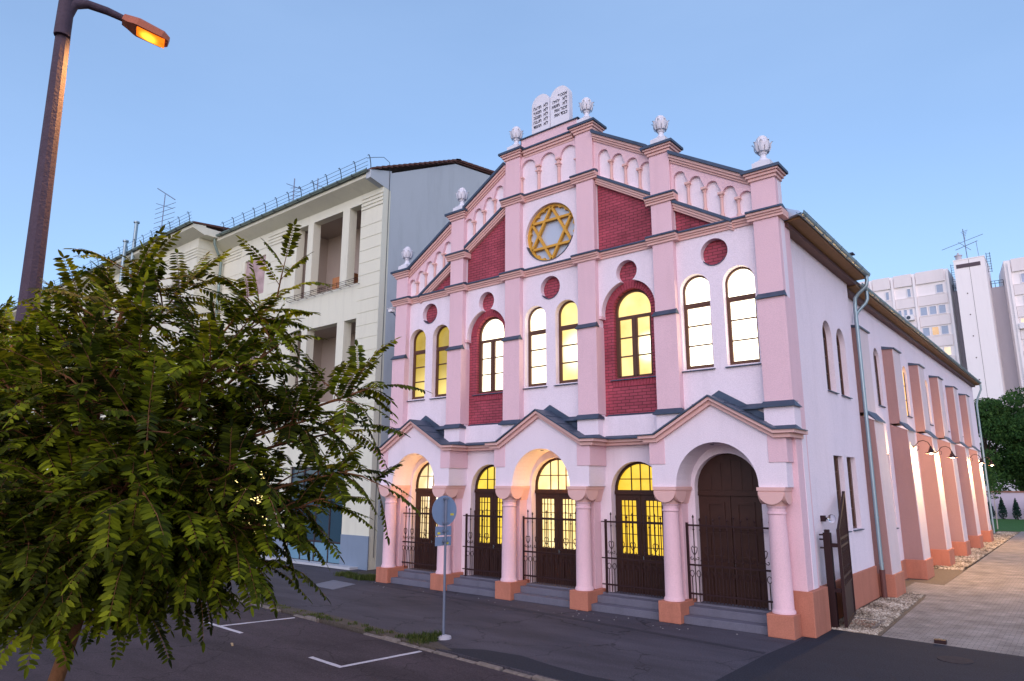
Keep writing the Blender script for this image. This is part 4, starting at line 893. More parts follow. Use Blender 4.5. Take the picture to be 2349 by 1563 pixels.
vs, fs = [], []
for a, wd, t, bt in prof: vs += [hp(a, -wd, bt), hp(a, wd, bt), hp(a, wd*.85, t*.3), hp(a, wd*.5, t), hp(a, -wd*.5, t), hp(a, -wd*.85, t*.3)]
for i in range(len(prof)-1): fs += [(i*6+j, i*6+(j+1) % 6, (i+1)*6+(j+1) % 6, (i+1)*6+j) for j in range(6)]
fs += [tuple(range(6)), tuple(range(len(vs)-6, len(vs)))]
q = MB(); q.add(vs, fs); ho = q.build('lamp_head', mat('lamp_housing', (.42, .12, .06), rough=.5, var=.1), sl)
lg = glow('sodium_lens', (1, .11, .0), .6, (1, .42, .03), 2.0, tuple(hp(.60, -.01, -.10)-Vector((PB.x, PB.y, 0))), .17, nscale=9)
q = MB(); vs = [hp(a, w_, -.088-.03*(1-(w_/.15)**2)*math.sin(math.pi*(a-.3)/.66)) for a in (.33, .45, .6, .75, .88, .94) for w_ in (-.13, -.07, 0, .07, .13)]
q.add(vs, [(i*5+j, i*5+j+1, (i+1)*5+j+1, (i+1)*5+j) for i in range(5) for j in range(4)]); q.build('lens', lg, ho, smooth=True)
ld = bpy.data.lights.new('sodium', 'SPOT'); ld.energy = 650; ld.color = (1, .50, .14); ld.spot_size = R(150); ld.spot_blend = .6; ld.shadow_soft_size = .12
lo_ = bpy.data.objects.new('street_lamp_light', ld); C.objects.link(lo_); lo_.location = hp(.62, 0, -.2)

# ================================================================== CREAM APARTMENT HOUSE on the left
ch = empty('cream_apartment_house', (-18, 1.58, 0), 'three storey cream rendered apartment house with loggias left of the pink building', 'building')
YF = 1.58; XR = -11.0; XI = -26.3; ZE = 18.2
w = MB()
LG = [(-18.15, -17.18), (-16.68, -14.15), (-13.59, -12.65)]
loops = [[(XI, 0), (XR-.012, 0), (XR-.012, ZE), (XI, ZE)]]
for a, b in LG: loops.append([(a, 13.3), (b, 13.3), (b, 17.38), (a, 17.38)]); loops.append([(a, 7.6), (b, 7.6), (b, 11.5), (a, 11.5)])
loops += [[(-23.5, 14.3), (-21.25, 14.3), (-21.25, 16.6), (-23.5, 16.6)], [(-23.5, 8.6), (-21.25, 8.6), (-21.25, 10.9), (-23.5, 10.9)], [(-17.4, .05), (-12.95, .05), (-12.95, 4.5), (-17.4, 4.5)], [(-24.6, .05), (-19.2, .05), (-19.2, 4.3), (-24.6, 4.3)]]
w.plate(loops, YF, YF+.45)
w.box(-60.5, XI, -.02, 3, 0, ZE) if False else None
l2 = [[(-75, 0), (XI, 0), (XI, ZE+.4), (-75, ZE+.4)]]; WX = [-28.6-3.6*i for i in range(12)]
for x in WX:
    for z in (2.2, 8.6, 14.3): l2.append([(x-.75, z), (x+.75, z), (x+.75, z+2.2), (x-.75, z+2.2)])
w.plate(l2, -.02, .4); w.box(XI-.4, XI, .4, YF, 0, ZE+.4)
w.build('wall', cream, ch)
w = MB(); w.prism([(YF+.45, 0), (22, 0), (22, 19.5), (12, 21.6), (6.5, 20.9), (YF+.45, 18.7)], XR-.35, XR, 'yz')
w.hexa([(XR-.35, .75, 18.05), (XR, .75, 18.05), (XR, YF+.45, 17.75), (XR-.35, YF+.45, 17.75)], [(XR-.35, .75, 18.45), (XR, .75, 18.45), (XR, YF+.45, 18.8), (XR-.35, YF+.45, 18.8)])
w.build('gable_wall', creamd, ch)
# horizontal courses: proud render bands leaving narrow grooves
g = MB()
for (xa, xb, z0, z1) in ((-12.62, XR, 5.4, 16.9), (-20.9, -18.5, 12.2, 16.9), (-26.2, -23.8, 12.2, 16.9), (-20.9, -18.5, 6.0, 11.2)):
    z = z0
    while z < z1-.4: g.box(xa, xb, YF-.022, YF, z, z+.60); z += .63
for xa, xb in ((-12.62, XR), (-21.1, -18.2), (-26.2, -24.0)):
    for k in range(4): g.box(xa, xb, YF-.045, YF, 16.98+.19*k, 16.98+.19*k+.12)
for k in range(4): g.box(-75, XI+.02, -.065, -.02, 17.1+.19*k, 17.1+.19*k+.12); g.box(XI, XI+.03, -.02, YF, 17.1+.19*k, 17.1+.19*k+.12)
g.box(-23.9, -21.2, YF-.03, YF, 17.0, 17.45)
z = 5.4
while z < 16.3: g.box(XI, XI+.022, .0, YF, z, z+.60); z += .63
g.build('render_course', cream, ch, bevel=.006)
s = MB(); s.box(-12.93, XR+.025, YF-.05, YF, 0, 1.42); s.box(-19.1, -17.45, YF-.05, YF, 0, 1.42); build_split(s, 'socle', socle, ch)
s = MB(); s.box(-24.6, -11.6, YF-.5, YF, 0, .10); s.build('door_step', mat('pale_step', (.45, .47, .5), var=.1), ch)
# loggias
for z0, z1 in ((13.3, 17.38), (7.6, 11.5)):
    b = MB(); b.box(-18.6, -12.3, YF+2.1, YF+2.3, z0-.2, z1+.2); b.box(-18.6, -12.3, YF+.45, YF+2.1, z0-.2, z0-.02); b.box(-18.6, -12.3, YF+.45, YF+2.1, z1+.02, z1+.2); b.box(-18.6, -18.3, YF+.45, YF+2.1, z0, z1); b.box(-12.6, -12.3, YF+.45, YF+2.1, z0, z1)
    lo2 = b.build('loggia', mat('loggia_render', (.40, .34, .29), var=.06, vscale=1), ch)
    d = MB(); d.box(-15.3, -13.9, YF+2.03, YF+2.1, z0, z0+2.6); d.box(-13.2, -12.7, YF+2.03, YF+2.1, z0+.4, z0+2.7); d.build('door_window', mat('dark_brown_door', (.05, .025, .02), rough=.4), lo2)
    q = MB()
    for x in (-14.75, -14.2): q.box(x, x+.035, YF+2.0, YF+2.03, z0+.1, z0+2.5)
    for zz in (.5, 1.2, 1.9, 2.5): q.box(-15.2, -14.0, YF+2.0, YF+2.03, z0+zz, z0+zz+.03)
    q.build('glazing_bar', mat('pinkish_frame', (.3, .2, .2)), lo2)
q = MB(); q.box(-16.0, -14.3, YF+.9, YF+1.5, 13.3, 14.35); q.build('cabinet', mat('orange_wood', (.40, .17, .07), rough=.5, var=.2, vscale=3), ch)
q = MB()
for y in (YF-.12, YF-.3): 
    for z in (13.22, 13.42): q.tube([(-18.3, y, z), (-12.5, y, z)], .012, 5)
for x in [-18.3+.725*i for i in range(9)]: q.tube([(x, YF, 13.2), (x, YF-.3, 13.2), (x, YF-.3, 13.45), (x, YF-.12, 13.45)], .012, 5)
q.build('planter_rail', iron, ch)
for x, z in ((-22.37, 14.3), (-22.37, 8.6)):
    f = MB(); f.plate([[(x-1.12, z), (x+1.12, z), (x+1.12, z+2.3), (x-1.12, z+2.3)], [(x-1.04, z+.08), (x-.04, z+.08), (x-.04, z+2.22), (x-1.04, z+2.22)], [(x+.04, z+.08), (x+1.04, z+.08), (x+1.04, z+2.22), (x+.04, z+2.22)]], YF+.2, YF+.27); fo = f.build('window', whitep, ch)
    p = MB(); p.box(x-1.1, x+1.1, YF+.27, YF+.28, z, z+2.3); p.build('pane', dglass, fo)
    p = MB(); p.box(x-1.12, x+1.12, YF+.1, YF+.16, z+(0 if z > 10 else 1.2), z+2.3); p.build('roller_shutter', shutm, fo)
for x in WX:
    for z in (2.2, 8.6, 14.3):
        f = MB(); lp = [[(x-.75, z), (x+.75, z), (x+.75, z+2.2), (x-.75, z+2.2)]]
        for t in (-1, 1):
            a, b = sorted((x+t*.04, x+t*.68)); lp += [[(a, z+.07), (b, z+.07), (b, z+1.45), (a, z+1.45)], [(a, z+1.55), (b, z+1.55), (b, z+2.12), (a, z+2.12)]]
        f.plate(lp, .15, .22); fo = f.build('window', whitep, ch); p = MB(); p.box(x-.74, x+.74, .22, .23, z, z+2.2); p.build('pane', dglass, fo)
        if z > 2.5:
            q = MB(); q.box(x-.85, x+.85, -.16, .15, z-.06, z); q.build('sill', zinc, fo)
# shop windows
shopg = mat('shop_glass', (.03, .07, .10), rough=.08, spec=.9)
litg = glow('shop_glow', (1, .55, .08), .9, (1, .85, .35), 2.6, nscale=1.6)
for x0, x1, lit in ((-17.4, -12.95, 0), (-24.6, -19.2, 1)):
    f = MB(); n = 4; wd = (x1-x0)/n
    for i in range(n+1): f.box(x0+wd*i-.035, x0+wd*i+.035, YF+.1, YF+.2, .05, 4.5)
    for z in (.07, 1.0, 3.2, 4.4): f.box(x0, x1, YF+.11, YF+.19, z-.03, z+.04)
    fo = f.build('shop_window', mat('dark_frame', (.04, .03, .035), rough=.5), ch); p = MB(); p.box(x0, x1, YF+.15, YF+.16, .1, 4.5); p.build('pane', litg if lit else shopg, fo)
    p = MB(); p.box(x0+.05, x1-.05, YF+.13, YF+.14, .1, .95); p.build('lower_panel', mat('teal_panel', (.14, .27, .36), rough=.25, var=.15, vscale=1), fo)
# eaves, gutter, roof
rf = MB()
rf.add([(XR+.05, .78, 18.45), (XR+.05, 6.5, 20.98), (XR+.05, 12, 21.7), (XR+.05, 23, 19.2), (XI-.4, .78, 18.45), (XI-.4, 6.5, 20.98), (XI-.4, 12, 21.7), (XI-.4, 23, 19.2),
        (XR+.05, .78, 18.55), (XR+.05, 6.5, 21.1), (XR+.05, 12, 21.85), (XR+.05, 23, 19.3), (XI-.4, .78, 18.55), (XI-.4, 6.5, 21.1), (XI-.4, 12, 21.85), (XI-.4, 23, 19.3)],
       [(0, 1, 5, 4), (1, 2, 6, 5), (2, 3, 7, 6), (8, 12, 13, 9), (9, 13, 14, 10), (10, 14, 15, 11), (0, 8, 9, 1), (1, 9, 10, 2), (2, 10, 11, 3), (0, 4, 12, 8)])
rf.add([(XI+.8, -.85, 18.85), (XI+.8, 3.5, 19.25), (-76, -.85, 18.85), (-76, 3.5, 19.25), (XI+.8, -.85, 18.95), (XI+.8, 3.5, 19.4), (-76, -.85, 18.95), (-76, 3.5, 19.4)], [(0, 1, 3, 2), (4, 6, 7, 5), (0, 4, 5, 1), (0, 2, 6, 4)])
for i in range(17):      # tile ends along the gable edge
    t = i/16; y = 1.0+5.5*t; z = 18.6+2.52*t; rf.hexa([(XR-.3, y, z-.03), (XR+.12, y, z-.03), (XR+.12, y+.30, z+.03), (XR-.3, y+.30, z+.03)], [(XR-.3, y, z+.06), (XR+.12, y, z+.06), (XR+.12, y+.30, z+.16), (XR-.3, y+.30, z+.16)])
for i in range(12):
    t = i/12; y = 6.5+5.5*t; z = 21.15+.73*t; rf.hexa([(XR-.3, y, z-.08), (XR+.12, y, z-.08), (XR+.12, y+.4, z-.04), (XR-.3, y+.4, z-.04)], [(XR-.3, y, z+.04), (XR+.12, y, z+.04), (XR+.12, y+.4, z+.10), (XR-.3, y+.4, z+.10)])
rfo = rf.build('roof', tile, ch)
sf = MB(); sf.hexa([(XI, .82, 18.2), (XR-.36, .82, 18.2), (XR-.36, YF, 17.85), (XI, YF, 17.85)], [(XI, .82, 18.42), (XR-.36, .82, 18.42), (XR-.36, YF, 18.5), (XI, YF, 18.5)])
sf.hexa([(-75, -.8, 18.6), (XI+.75, -.8, 18.6), (XI+.75, 0, 18.3), (-75, 0, 18.3)], [(-75, -.8, 18.82), (XI+.75, -.8, 18.82), (XI+.75, 0, 18.9), (-75, 0, 18.9)])
sf.box(XI, XI+.75, 0, YF, 18.35, 18.8); sf.build('soffit', cream, rfo)
def guttx(x0, x1, y, z):
    g = MB(); n = 9; P = [(y+.11*math.cos(R(180+180*i/n)), z+.11*math.sin(R(180+180*i/n))) for i in range(n+1)]; P += [(y+(a-y)*.8, z+(b-z)*.8) for a, b in reversed(P)]; N = len(P)
    g.add([(x0, a, b) for a, b in P]+[(x1, a, b) for a, b in P], [(i, (i+1) % N, N+(i+1) % N, N+i) for i in range(N)]+[tuple(range(N)), tuple(range(N, 2*N))]); return g
g = guttx(XI+.85, XR-.15, .68, 18.48); g.build('gutter', gutterg, rfo, smooth=True)
g = guttx(-75, XI+.9, -.95, 18.9); g.build('gutter', gutterg, rfo, smooth=True)
sgm = mat('snow_guard_iron', (.04, .05, .06), rough=.5, metal=.3)
g = MB()
def hook(x, y, z):
    g.tube([(x, y-.13, z), (x, y-.1, z-.12), (x, y+.05, z-.1), (x, y+.14, z+.1), (x, y+.12, z+.32), (x, y+.05, z+.62), (x, y-.02, z+.72), (x, y-.07, z+.66)], .022, 5)
for i in range(13): hook(XI+1.4+i*1.15, .68, 18.48)
for i in range(38): hook(XI+.3-i*1.25, -.95, 18.9)
for dz, dy in ((.3, .12), (.48, .09), (.66, .04)):
    g.tube([(XI+1.0, .68+dy, 18.48+dz), (XR-.3, .68+dy, 18.48+dz)], .010, 5); g.tube([(XI+.6, -.95+dy, 18.9+dz), (-75, -.95+dy, 18.9+dz)], .010, 5)
g.tube([(XR-.3, .72, 19.1), (XR-.15, 1.0, 19.2), (XR, 1.5, 19.35), (XR+.03, 1.85, 19.2), (XR+.03, 1.9, 18.6), (XR+.03, 1.85, .5)], .014, 5)
g.build('snow_guard', sgm, rfo)
dp = MB(); dp.tube([(XI+.5, .7, 18.4), (XI+.5, .75, 18.0), (XI+.35, 1.2, 17.3), (XI+.3, 1.35, 17.0), (XI+.3, 1.35, .3)], .085, 10)
for z in (15.5, 12.5, 9.5, 6.5, 3.5): dp.tube([(XI+.3, 1.35, z-.04), (XI+.3, 1.35, z+.04)], .10, 10)
dp.build('downpipe', gutterg, ch, smooth=True)
# antennas and flues
def yagi(mb, P, h, n, L, tilt=0):
    mb.tube([P, P+Vector((0, 0, h))], .03, 6)
    for k in range(n):
        z = h*(.40+.5*k/n); mb.tube([P+Vector((-L/2, 0, z)), P+Vector((L/2, .2, z-.1))], .016, 5)
    mb.tube([P+Vector((0, -.5, h*.8)), P+Vector((0, .6, h*.8))], .016, 5)
for (u, v0, h, L, n) in ((368, 545, 3.0, 2.5, 6), (672, 465, 1.5, .7, 5), (727, 450, 1.1, .7, 2)):
    P = at(u, v0, 40 if u > 500 else 45); m_ = MB(); yagi(m_, P-Vector((0, 0, 1.0)), h+1.0, n, L)
    if u < 500: m_.tube([P+Vector((-1.3, 0, h+.8)), P+Vector((1.1, .2, h-.6))], .03, 5)
    m_.build('antenna', galv, rfo)
for u, v0, v1 in ((303, 600, 505), (283, 600, 552)):
    m_ = MB(); a, b = at(u, v0, 46), at(u, v1, 46); b = Vector((a.x, a.y, b.z)); m_.tube([a-Vector((0, 0, 1.5)), b], .12, 10); m_.tube([b, b+Vector((0, 0, .10))], .19, 10); m_.build('flue', zincp, rfo)

# ================================================================== HIGH-RISE PANEL BLOCKS
YB = 105
hb = empty('white_panel_block', (-6, YB, 0), 'white concrete panel apartment block behind the long nave roof', 'building', 'high-rise panel blocks')
w = MB(); w.box(-28, .75, YB, YB+12, 0, 37.0); w.build('wall', concrete, hb)
def floors(parent, edges, ztop, nfl, wins, x_end, litset, seed, spm=concrete2):
    sp, pl_ = MB(), MB()
    for i in range(len(edges)-1):
        x0, x1 = edges[i], edges[i+1]
        pl_.box(x0-.16, x0+.16, YB-.35, YB, 0, ztop-.4)
        sp = MB(); sp.box(x0+.3, x1-.3, YB-.28, YB, ztop-1.9, ztop+.05); sp.build('parapet_panel', spm, parent)
        for f in range(nfl):
            zf = ztop-2.25-3.35*f
            sp = MB(); sp.box(x0+.2, x1-.2, YB-.2, YB, zf-3.25, zf-1.68); sp.box(x0+.2, x1-.2, YB-.24, YB, zf-1.68, zf-1.6); sp.build('spandrel', spm, parent)
            n = wins(f, i)
            for k in range(n[0]):
                wx0 = x0+.35+(x1-x0-.7)*(n[1]+k*(n[2]))/3; wx1 = wx0+(x1-x0-.7)/3-.22
                z0, z1 = zf-1.5, zf-.05
                if z0 < 0: continue
                fr = MB(); fr.plate([[(wx0, z0), (wx1, z0), (wx1, z1), (wx0, z1)], [(wx0+.09, z0+.09), (wx1-.09, z0+.09), (wx1-.09, z1-.09), (wx0+.09, z1-.09)]], YB-.12, YB+.02); fo = fr.build('window', whitep, parent)
                pn = MB(); pn.box(wx0+.09, wx1-.09, YB-.05, YB-.02, z0+.09, z1-.09); pn.build('pane', litset.get((f, i, k), skyglass), fo)
    pl_.box(x_end-.3, x_end, YB-.35, YB, 0, ztop-.4)
    build_split(pl_, 'panel_joint_column', concrete, parent)
glA = glow('flat_lit_orange', (.75, .36, .16), .4, (1, .7, .4), .6, nscale=.6); glB = glow('flat_lit_cream', (.9, .62, .45), .45, (1, .85, .6), .75, nscale=.5)
def winsA(f, i): return (1, 2, 1) if f == 0 else (3, 0, 1)
floors(hb, [-16.5, -13.4, -10.33, -7.18, -4.05, .45], 37.0, 8, winsA, .75, {(2, 4, 1): glA, (3, 4, 1): glB, (3, 4, 2): glB}, 1)
for x, z in ((-5.5, 30.1),):
    q = MB(); q.box(x-.2, x+1.0, YB-.75, YB-.25, z-.75, z+.15); acb = q.build('air_conditioner', whitep, hb, bevel=.04)
    q = MB(); q.lathe(0, 0, [(.3, 0), (.3, .03)], 20); fb = MB(); n = 20; fb.add([(x+.2+.3*math.cos(2*math.pi*k/n), YB-.77, z-.3+.3*math.sin(2*math.pi*k/n)) for k in range(n)]+[(x+.2+.3*math.cos(2*math.pi*k/n), YB-.755, z-.3+.3*math.sin(2*math.pi*k/n)) for k in range(n)], [tuple(range(n)), tuple(range(n, 2*n))]+[(i, (i+1) % n, n+(i+1) % n, n+i) for i in range(n)]); fb.build('fan', dglass, acb)
t = MB(); t.box(1.8, 5.75, YB-2, YB+6, 0, 37.4); t.box(1.75, 5.8, YB-2.05, YB+6, 37.4, 37.55); t.build('stair_tower', concrete, hb)
t = MB(); t.box(3.75, 3.79, YB-2.02, YB-2, 0, 37.3); t.box(2.1, 5.2, YB-2.06, YB-1.99, 36.15, 36.75); 
for k in range(9): t.box(3.0, 3.16, YB-2.05, YB-1.99, 32-3.3*k, 32.16-3.3*k)
t.build('vent_slot', mat('dark_slot', (.10, .075, .09)), hb)
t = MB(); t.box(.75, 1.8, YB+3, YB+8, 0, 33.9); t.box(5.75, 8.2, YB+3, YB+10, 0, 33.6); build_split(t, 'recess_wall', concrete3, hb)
t = MB()
for x0, x1, z in ((.8, 1.8, 33.9), (5.8, 7.4, 33.6)):
    for zz in (.6, 1.0): t.tube([(x0, YB+3, z+zz), (x1, YB+3, z+zz)], .04, 5)
    for k in range(4): xx = x0+(x1-x0)*k/3; t.tube([(xx, YB+3, z), (xx, YB+3, z+1)], .04, 5)
for x in (.95, 1.55): t.tube([(x, YB+2.5, 33.9), (x, YB+2.5, 38.2)], .04, 5)
for k in range(11): t.tube([(.95, YB+2.5, 34.2+.38*k), (1.55, YB+2.5, 34.2+.38*k)], .03, 5)
for x in (5.95, 6.4): t.tube([(x, YB-.5, 35.2), (x, YB-.5, 38.3)], .04, 5)
for k in range(8): t.tube([(5.95, YB-.5, 35.3+.4*k), (6.5, YB-.5, 35.3+.4*k)], .03, 5)
t.build('ladder_and_railing', sgm, hb)
t = MB(); t.lathe(2.35, YB, [(.42, 37.5), (.42, 38.6), (.55, 38.62), (.55, 38.75), (.2, 38.8), (.15, 39.1), (.05, 39.2)], 14); t.build('roof_vent', concrete3, hb)
t = MB(); P = Vector((3.5, YB, 37.5)); t.tube([P, P+Vector((-.1, 0, 5.4))], .06, 6)
t.tube([P+Vector((-3.2, 0, 2.6)), P+Vector((2.4, 0, 4.0))], .04, 5); t.tube([P+Vector((-1.4, 0, 2.2)), P+Vector((1.6, 0, 3.1))], .05, 5); t.tube([P+Vector((-.9, 0, 3.4)), P+Vector((.6, 0, 1.8))], .04, 5)
for k in range(6): t.tube([P+Vector((-.4+.1*k, 0, 4.9-.25*k)), P+Vector((.5-.1*k, 0, 5.1-.25*k))], .035, 5)
t.tube([(5.0, YB, 37.5), (4.9, YB, 40.6)], .035, 5); t.build('antenna', galv, hb)
h2 = empty('white_panel_block', (14, YB, 0), 'white concrete panel apartment block at the right edge behind the trees', 'building', 'high-rise panel blocks')
t = MB(); t.prism([(7.9, YB), (24, YB), (24, YB+14), (6.6, YB+9)], 0, 36.7, 'xy'); t.build('wall', concrete, h2)
floors(h2, [8.5, 11.7, 14.9, 18.1], 36.7, 8, lambda f, i: (1, 1, 1) if f < 2 else (3, 0, 1), 18.4, {(2, 0, 0): glB}, 2)
q = MB(); q.box(8.7, 9.8, YB-.75, YB-.25, 26.0, 26.9); q.build('air_conditioner', whitep, h2, bevel=.04)

# ================================================================== rear garden wall, conifers, trees
q = MB(); q.box(-30, 60, 76, 76.3, 0, 2.85); go = tag(q.build('garden_wall', mat('pale_wall', (.55, .48, .56), var=.05, vscale=1)), 'pale pinkish garden wall with tile coping at the back of the lawn', 'wall')
q = MB(); q.box(-30, 60, 75.9, 76.4, 2.85, 3.0); q.build('coping', mat('coping_tile', (.30, .14, .10), var=.2), go)
def blob(mb, cx, cy, cz, rx, ry, rz, n, s, seed, hollow=.45, cone=False):
    rnd = random.Random(seed)
    for i in range(n):
        while True:
            x, y, z = rnd.uniform(-1, 1), rnd.uniform(-1, 1), rnd.uniform(-1, 1); d = x*x+y*y+z*z
            if hollow < d < 1: break
        if cone: k = (1-z)/2*1.0; x *= (k+.12); y *= (k+.12)
        p = Vector((cx+x*rx, cy+y*ry, cz+z*rz)); a = Vector((rnd.gauss(0, 1), rnd.gauss(0, 1), rnd.gauss(0, .6))).normalized(); b = a.orthogonal().normalized(); b.rotate(Matrix.Rotation(rnd.uniform(0, 6.28), 3, a)); c_ = a.cross(b)
        ss = s*rnd.uniform(.6, 1.3); mb.add([p-b*ss, p-c_*ss*.55, p+b*ss, p+c_*ss*.55], [(0, 1, 2, 3)])
def bigtree(x, y, h, r, seed, label, cw=1.0):
    rnd = random.Random(seed); t = empty('broadleaf_tree', (x, y, 0), label, 'tree', 'trees behind the garden wall')
    m_ = MB(); m_.tube([(x, y, 0), (x+.2, y, h*.3), (x, y, h*.7)], [.35, .28, .1], 8); clusters = []
    for k in range(34):
        a = rnd.uniform(0, 6.28); e = rnd.uniform(-.9, 1); rr = math.sqrt(1-e*e)*rnd.uniform(.5, 1)
        clusters.append((x+r*rr*math.cos(a)*cw, y+r*rr*math.sin(a), h*.56+e*h*.40, rnd.uniform(.9, 1.9)))
    for c_ in clusters[:12]: m_.tube([(x, y, h*.35), ((x+c_[0])/2, (y+c_[1])/2, (h*.4+c_[2])/2+.3), c_[:3]], [.14, .08, .03], 6)
    m_.build('trunk', barkd, t)
    g = MB()
    for k, c_ in enumerate(clusters): blob(g, *c_[:3], c_[3]*1.15, c_[3]*1.15, c_[3]*.8, int(330*c_[3]), .17, seed*100+k, .25)
    g.build('crown', bgleaf, t, fix=False)
bigtree(4.6, 81, 13.2, 4.4, 11, 'large leafy green tree right behind the end of the nave')
bigtree(10.6, 80, 14.6, 4.6, 12, 'tall leafy green tree at the right edge behind the garden wall')
bigtree(7.6, 84, 15.2, 4.4, 14, 'rearmost leafy green tree, in the gap between two others')
bigtree(16.2, 80, 12.5, 4.2, 13, 'leafy green tree beyond the right edge of the lawn')
cyps = ['clipped dark conifer by the nave corner, leftmost in front of the pale garden wall', 'dark conifer second from the nave corner, before the pale garden wall', 'dark conifer third from the nave corner, before the pale garden wall', 'dark conifer at the right end of the row before the pale garden wall']
for k, x in enumerate((4.9, 6.0, 7.25, 8.3)):
    h = (2.0, 2.3, 2.2, 2.25)[k]; t = empty('conifer_shrub', (x, 74.8, 0), cyps[k], 'shrub', 'conifers along the garden wall')
    m_ = MB(); m_.tube([(x, 74.8, 0), (x, 74.8, h*.6)], [.06, .02], 6); m_.build('stem', barkd, t); g = MB(); blob(g, x, 74.8, h*.52, .55, .55, h*.52, 900, .09, 50+k, .05, cone=True); g.build('foliage', cypleaf, t, fix=False)
x, y = 7.2, 54; t = empty('young_tree', (x, y, 0), 'slender young tree with pale staked stem on the lawn', 'tree')
m_ = MB(); m_.tube([(x, y, 0), (x+.05, y, 1.5), (x, y, 3.6)], [.05, .04, .02], 7); m_.build('trunk', mat('pale_bark', (.42, .38, .33), var=.2, vscale=6), t)
g = MB(); 
for k in range(6): blob(g, x+random.uniform(-.4, .4), y+random.uniform(-.4, .4), 2.9+.45*k, .55, .55, .5, 90, .1, 80+k, .1)
g.build('crown', bgleaf, t, fix=False)

# ================================================================== FOREGROUND TREE with long pinnate leaves
rnd = random.Random(5)
tb = at(128, 1563, 6.9); tk = at(190, 1385, 7.0)
base_ = tb+(tb-tk).normalized()*((tb.z)/max(.2, (tk-tb).normalized().z)); base_ = Vector((tb.x+(base_.x-tb.x)*.6, tb.y+(base_.y-tb.y)*.6, -.05))
ft = empty('foreground_tree', (base_.x, base_.y, 0), 'bushy tree with long drooping pinnate leaves filling the left foreground', 'tree')
wood_ = MB(); lv = MB()
cen = at(215, 1180, 7.1)
top = at(180, 980, 7.1)
wood_.tube([base_, tb, tk, at(205, 1300, 7.05), cen, top], [.10, .075, .062, .052, .045, .032], 10)
wood_.tube([at(185, 1400, 7.0), at(135, 1290, 6.8), at(110, 1200, 6.7), at(70, 1085, 6.6), at(40, 960, 6.6)], [.045, .036, .032, .028, .02], 8)
V = Vector
def leaflet(p, d, n, L, w_):
    s = d.cross(n).normalized(); 
    lv.add([p, p+d*L*.3+s*w_, p+d*L*.72+s*w_*.8, p+d*L-n*L*.06, p+d*L*.72-s*w_*.8, p+d*L*.3-s*w_], [(0, 1, 2, 3), (0, 3, 4, 5)])
def compound(p, d, L=.6, droop=.7, lf=.118):
    npair = rnd.randint(13, 16); q = p.copy(); dd = d.normalized(); st = L/npair; side = dd.cross(V((0, 0, 1)))
    if side.length < .05: side = V((1, 0, 0))
    side.normalize(); side = (side+V((0, 0, rnd.uniform(-.35, .35)))).normalized(); pts = [q.copy()]
    for i in range(npair):
        dd = (dd+V((0, 0, -droop*st*1.9))).normalized(); q = q+dd*st; pts.append(q.copy()); s = (side-dd*side.dot(dd)).normalized(); n = s.cross(dd).normalized()
        if n.z < 0: n = -n
        if i < 1: continue
        k = .62+.38*math.sin(math.pi*min(1, (i+1)/npair*.9)); 
        for t in (-1, 1):
            ld_ = (s*t*.93+dd*rnd.uniform(.25, .5)-n*rnd.uniform(.12, .5)).normalized(); leaflet(q, ld_, n, lf*k*rnd.uniform(.8, 1.15), lf*k*.19)
    leaflet(q, dd, V((0, 0, 1)) if abs(dd.z) < .9 else V((1, 0, 0)), lf, lf*.17)
    wood_.tube([pts[0], pts[len(pts)//2], pts[-1]], [.0045, .0032, .0018], 4, cap=False)
def spray(p, d, n=7, L=.58):
    d = d.normalized(); a0 = d.orthogonal().normalized()
    for k in range(n):
        ph = rnd.uniform(0, 6.28) if k else 0; a = a0.copy(); a.rotate(Matrix.Rotation(2.4*k+rnd.uniform(-.3, .3), 3, d)); q = p-d*.07*k
        dirn = (d*rnd.uniform(.35, .9)+a*rnd.uniform(.6, 1.0)+V((0, 0, .22))) if k else d
        compound(q, dirn, L*rnd.uniform(.65, 1.15), rnd.uniform(.35, 1.2), rnd.uniform(.095, .13))
def limb(pts, r0_, r1_, dens=5, twig=.45):
    pts = [V(p) for p in pts]; wood_.tube(pts, r0_, 6, r1=r1_)
    for i in range(len(pts)-1):
        a, b = pts[i], pts[i+1]; 
        if i == 0 and len(pts) > 2: ks = max(1, dens//2)
        else: ks = dens
        for k in range(ks):
            t = (k+rnd.random())/ks; p = a+(b-a)*t; d = V((rnd.gauss(0, 1), rnd.gauss(0, 1), rnd.gauss(.15, .5))).normalized(); d = (d+(b-a).normalized()*.8).normalized()
            e_ = p+d*twig*rnd.uniform(.5, 1.1); wood_.tube([p, (p+e_)/2+V((0, 0, .03)), e_], [.010, .008, .005], 5); spray(e_, d, rnd.randint(3, 5))
    spray(pts[-1], pts[-1]-pts[-2], 7, .55)
def L_(u0_, v0_, d0, u1_, v1_, d1, **k):
    a, b = at(u0_, v0_, d0), at(u1_, v1_, d1); m1 = a+(b-a)*.4+V((0, 0, .10)); m2 = a+(b-a)*.75+V((0, 0, .08)); limb([a, m1, m2, b], .026, .010, **k)
J = (205, 1290, 7.05); J2 = (215, 1180, 7.1); J3 = (180, 1010, 7.1)
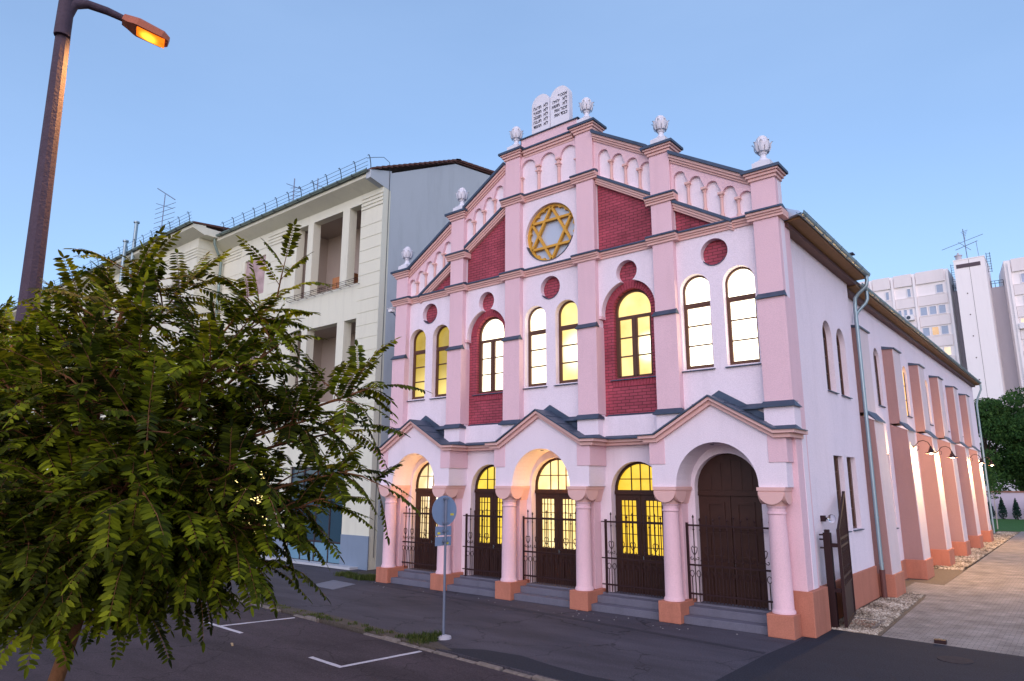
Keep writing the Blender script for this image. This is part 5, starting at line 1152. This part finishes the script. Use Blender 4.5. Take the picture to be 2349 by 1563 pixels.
T_ = [ # limb tips, spread through the crown's whole depth
 (J3, (310, 640, 7.2)), (J3, (100, 800, 7.4)), (J3, (410, 670, 7.6)), (J2, (640, 680, 7.6)), (J2, (540, 730, 7.3)), (J3, (330, 750, 6.6)),
 (J2, (640, 790, 7.3)), (J2, (500, 850, 6.7)), (J2, (850, 890, 7.6)), (J2, (720, 960, 7.2)), (J2, (780, 990, 7.8)), (J, (800, 1080, 7.5)), (J, (720, 1160, 7.1)), (J, (570, 1070, 6.5)),
 (J, (620, 1210, 6.9)), (J, (520, 1230, 7.3)), (J, (400, 1190, 6.3)), (J, (420, 1260, 7.0)), (J, (330, 1230, 6.2)), (J, (60, 1240, 6.2)), (J, (20, 1190, 6.8)), (J, (90, 1300, 6.8)), (J, (-10, 1330, 6.5)),
 (J2, (60, 1000, 6.2)), (J2, (20, 900, 6.8)), (J2, (200, 900, 6.1)), (J2, (350, 980, 6.0)), (J2, (450, 900, 8.0)), (J2, (300, 850, 8.2)), (J2, (480, 1050, 8.2)), (J, (380, 1140, 8.1)), (J, (300, 1100, 5.9)), (J, (160, 1140, 5.9)), (J, (520, 1160, 7.8)), (J2, (-40, 820, 7.2)), (J2, (-60, 1050, 7.2)), (J, (320, 1290, 7.3)), (J2, (230, 780, 7.3)), (J2, (90, 1120, 8.0)), (J2, (10, 780, 7.9)), (J3, (210, 770, 7.7)), (J, (640, 1110, 7.6)), (J, (300, 1350, 7.2)), (J, (50, 1370, 6.7)), (J, (440, 1310, 6.9)), (J, (540, 1290, 7.1)), (J, (180, 1300, 6.4)), (J2, (600, 930, 7.4))]
for j, e_ in T_: L_(*j, *e_, dens=3 if (e_[1] < 800 or e_[0] > 560) else 5)
wood_.build('trunk', bark, ft, smooth=True, fix=False); lv.build('crown', leafm, ft, fix=False)

# ================================================================== LIGHT
wd = bpy.data.worlds.new('World'); sc.world = wd; wd.use_nodes = True; n = wd.node_tree.nodes; l = wd.node_tree.links
bg = n['Background']; sk = n.new('ShaderNodeTexSky'); sk.sky_type = 'NISHITA'; sk.sun_disc = False
SUN_E, SUN_R = 22, 148
sk.sun_elevation = R(SUN_E); sk.sun_rotation = R(SUN_R); sk.air_density = 1.0; sk.dust_density = .6; sk.ozone_density = 3.0; sk.altitude = 100
mx = n.new('ShaderNodeMix'); mx.data_type = 'RGBA'; mx.inputs['Factor'].default_value = .42; mx.inputs['B'].default_value = (1.95, 2.85, 4.5, 1)   # high thin dusk veil over the clear sky
tcw = n.new('ShaderNodeTexCoord'); mpw = n.new('ShaderNodeMapping'); mpw.inputs['Scale'].default_value = (1, 1, 3.5); nsw = n.new('ShaderNodeTexNoise'); nsw.inputs['Scale'].default_value = 1.6; nsw.inputs['Detail'].default_value = 6
l.new(tcw.outputs['Generated'], mpw.inputs[0]); l.new(mpw.outputs[0], nsw.inputs['Vector']); mrw = n.new('ShaderNodeMapRange'); mrw.inputs[1].default_value = .35; mrw.inputs[2].default_value = .75; mrw.inputs[3].default_value = .34; mrw.inputs[4].default_value = .52
l.new(nsw.outputs['Fac'], mrw.inputs[0]); l.new(mrw.outputs[0], mx.inputs['Factor'])
l.new(sk.outputs[0], mx.inputs['A']); l.new(mx.outputs['Result'], bg.inputs['Color']); bg.inputs['Strength'].default_value = .12
sd = bpy.data.lights.new('sun', 'SUN'); sd.energy = 1.0; sd.angle = R(75); sd.color = (1, .74, .82); so_ = bpy.data.objects.new('sun', sd); C.objects.link(so_)
dv = Vector((math.sin(R(SUN_R))*math.cos(R(SUN_E)), math.cos(R(SUN_R))*math.cos(R(SUN_E)), math.sin(R(SUN_E))))
so_.rotation_euler = dv.to_track_quat('Z', 'Y').to_euler()
sc.view_settings.view_transform = 'Standard'; sc.view_settings.look = 'None'; sc.view_settings.exposure = .98; sc.view_settings.gamma = 1
sc.render.engine = 'CYCLES'
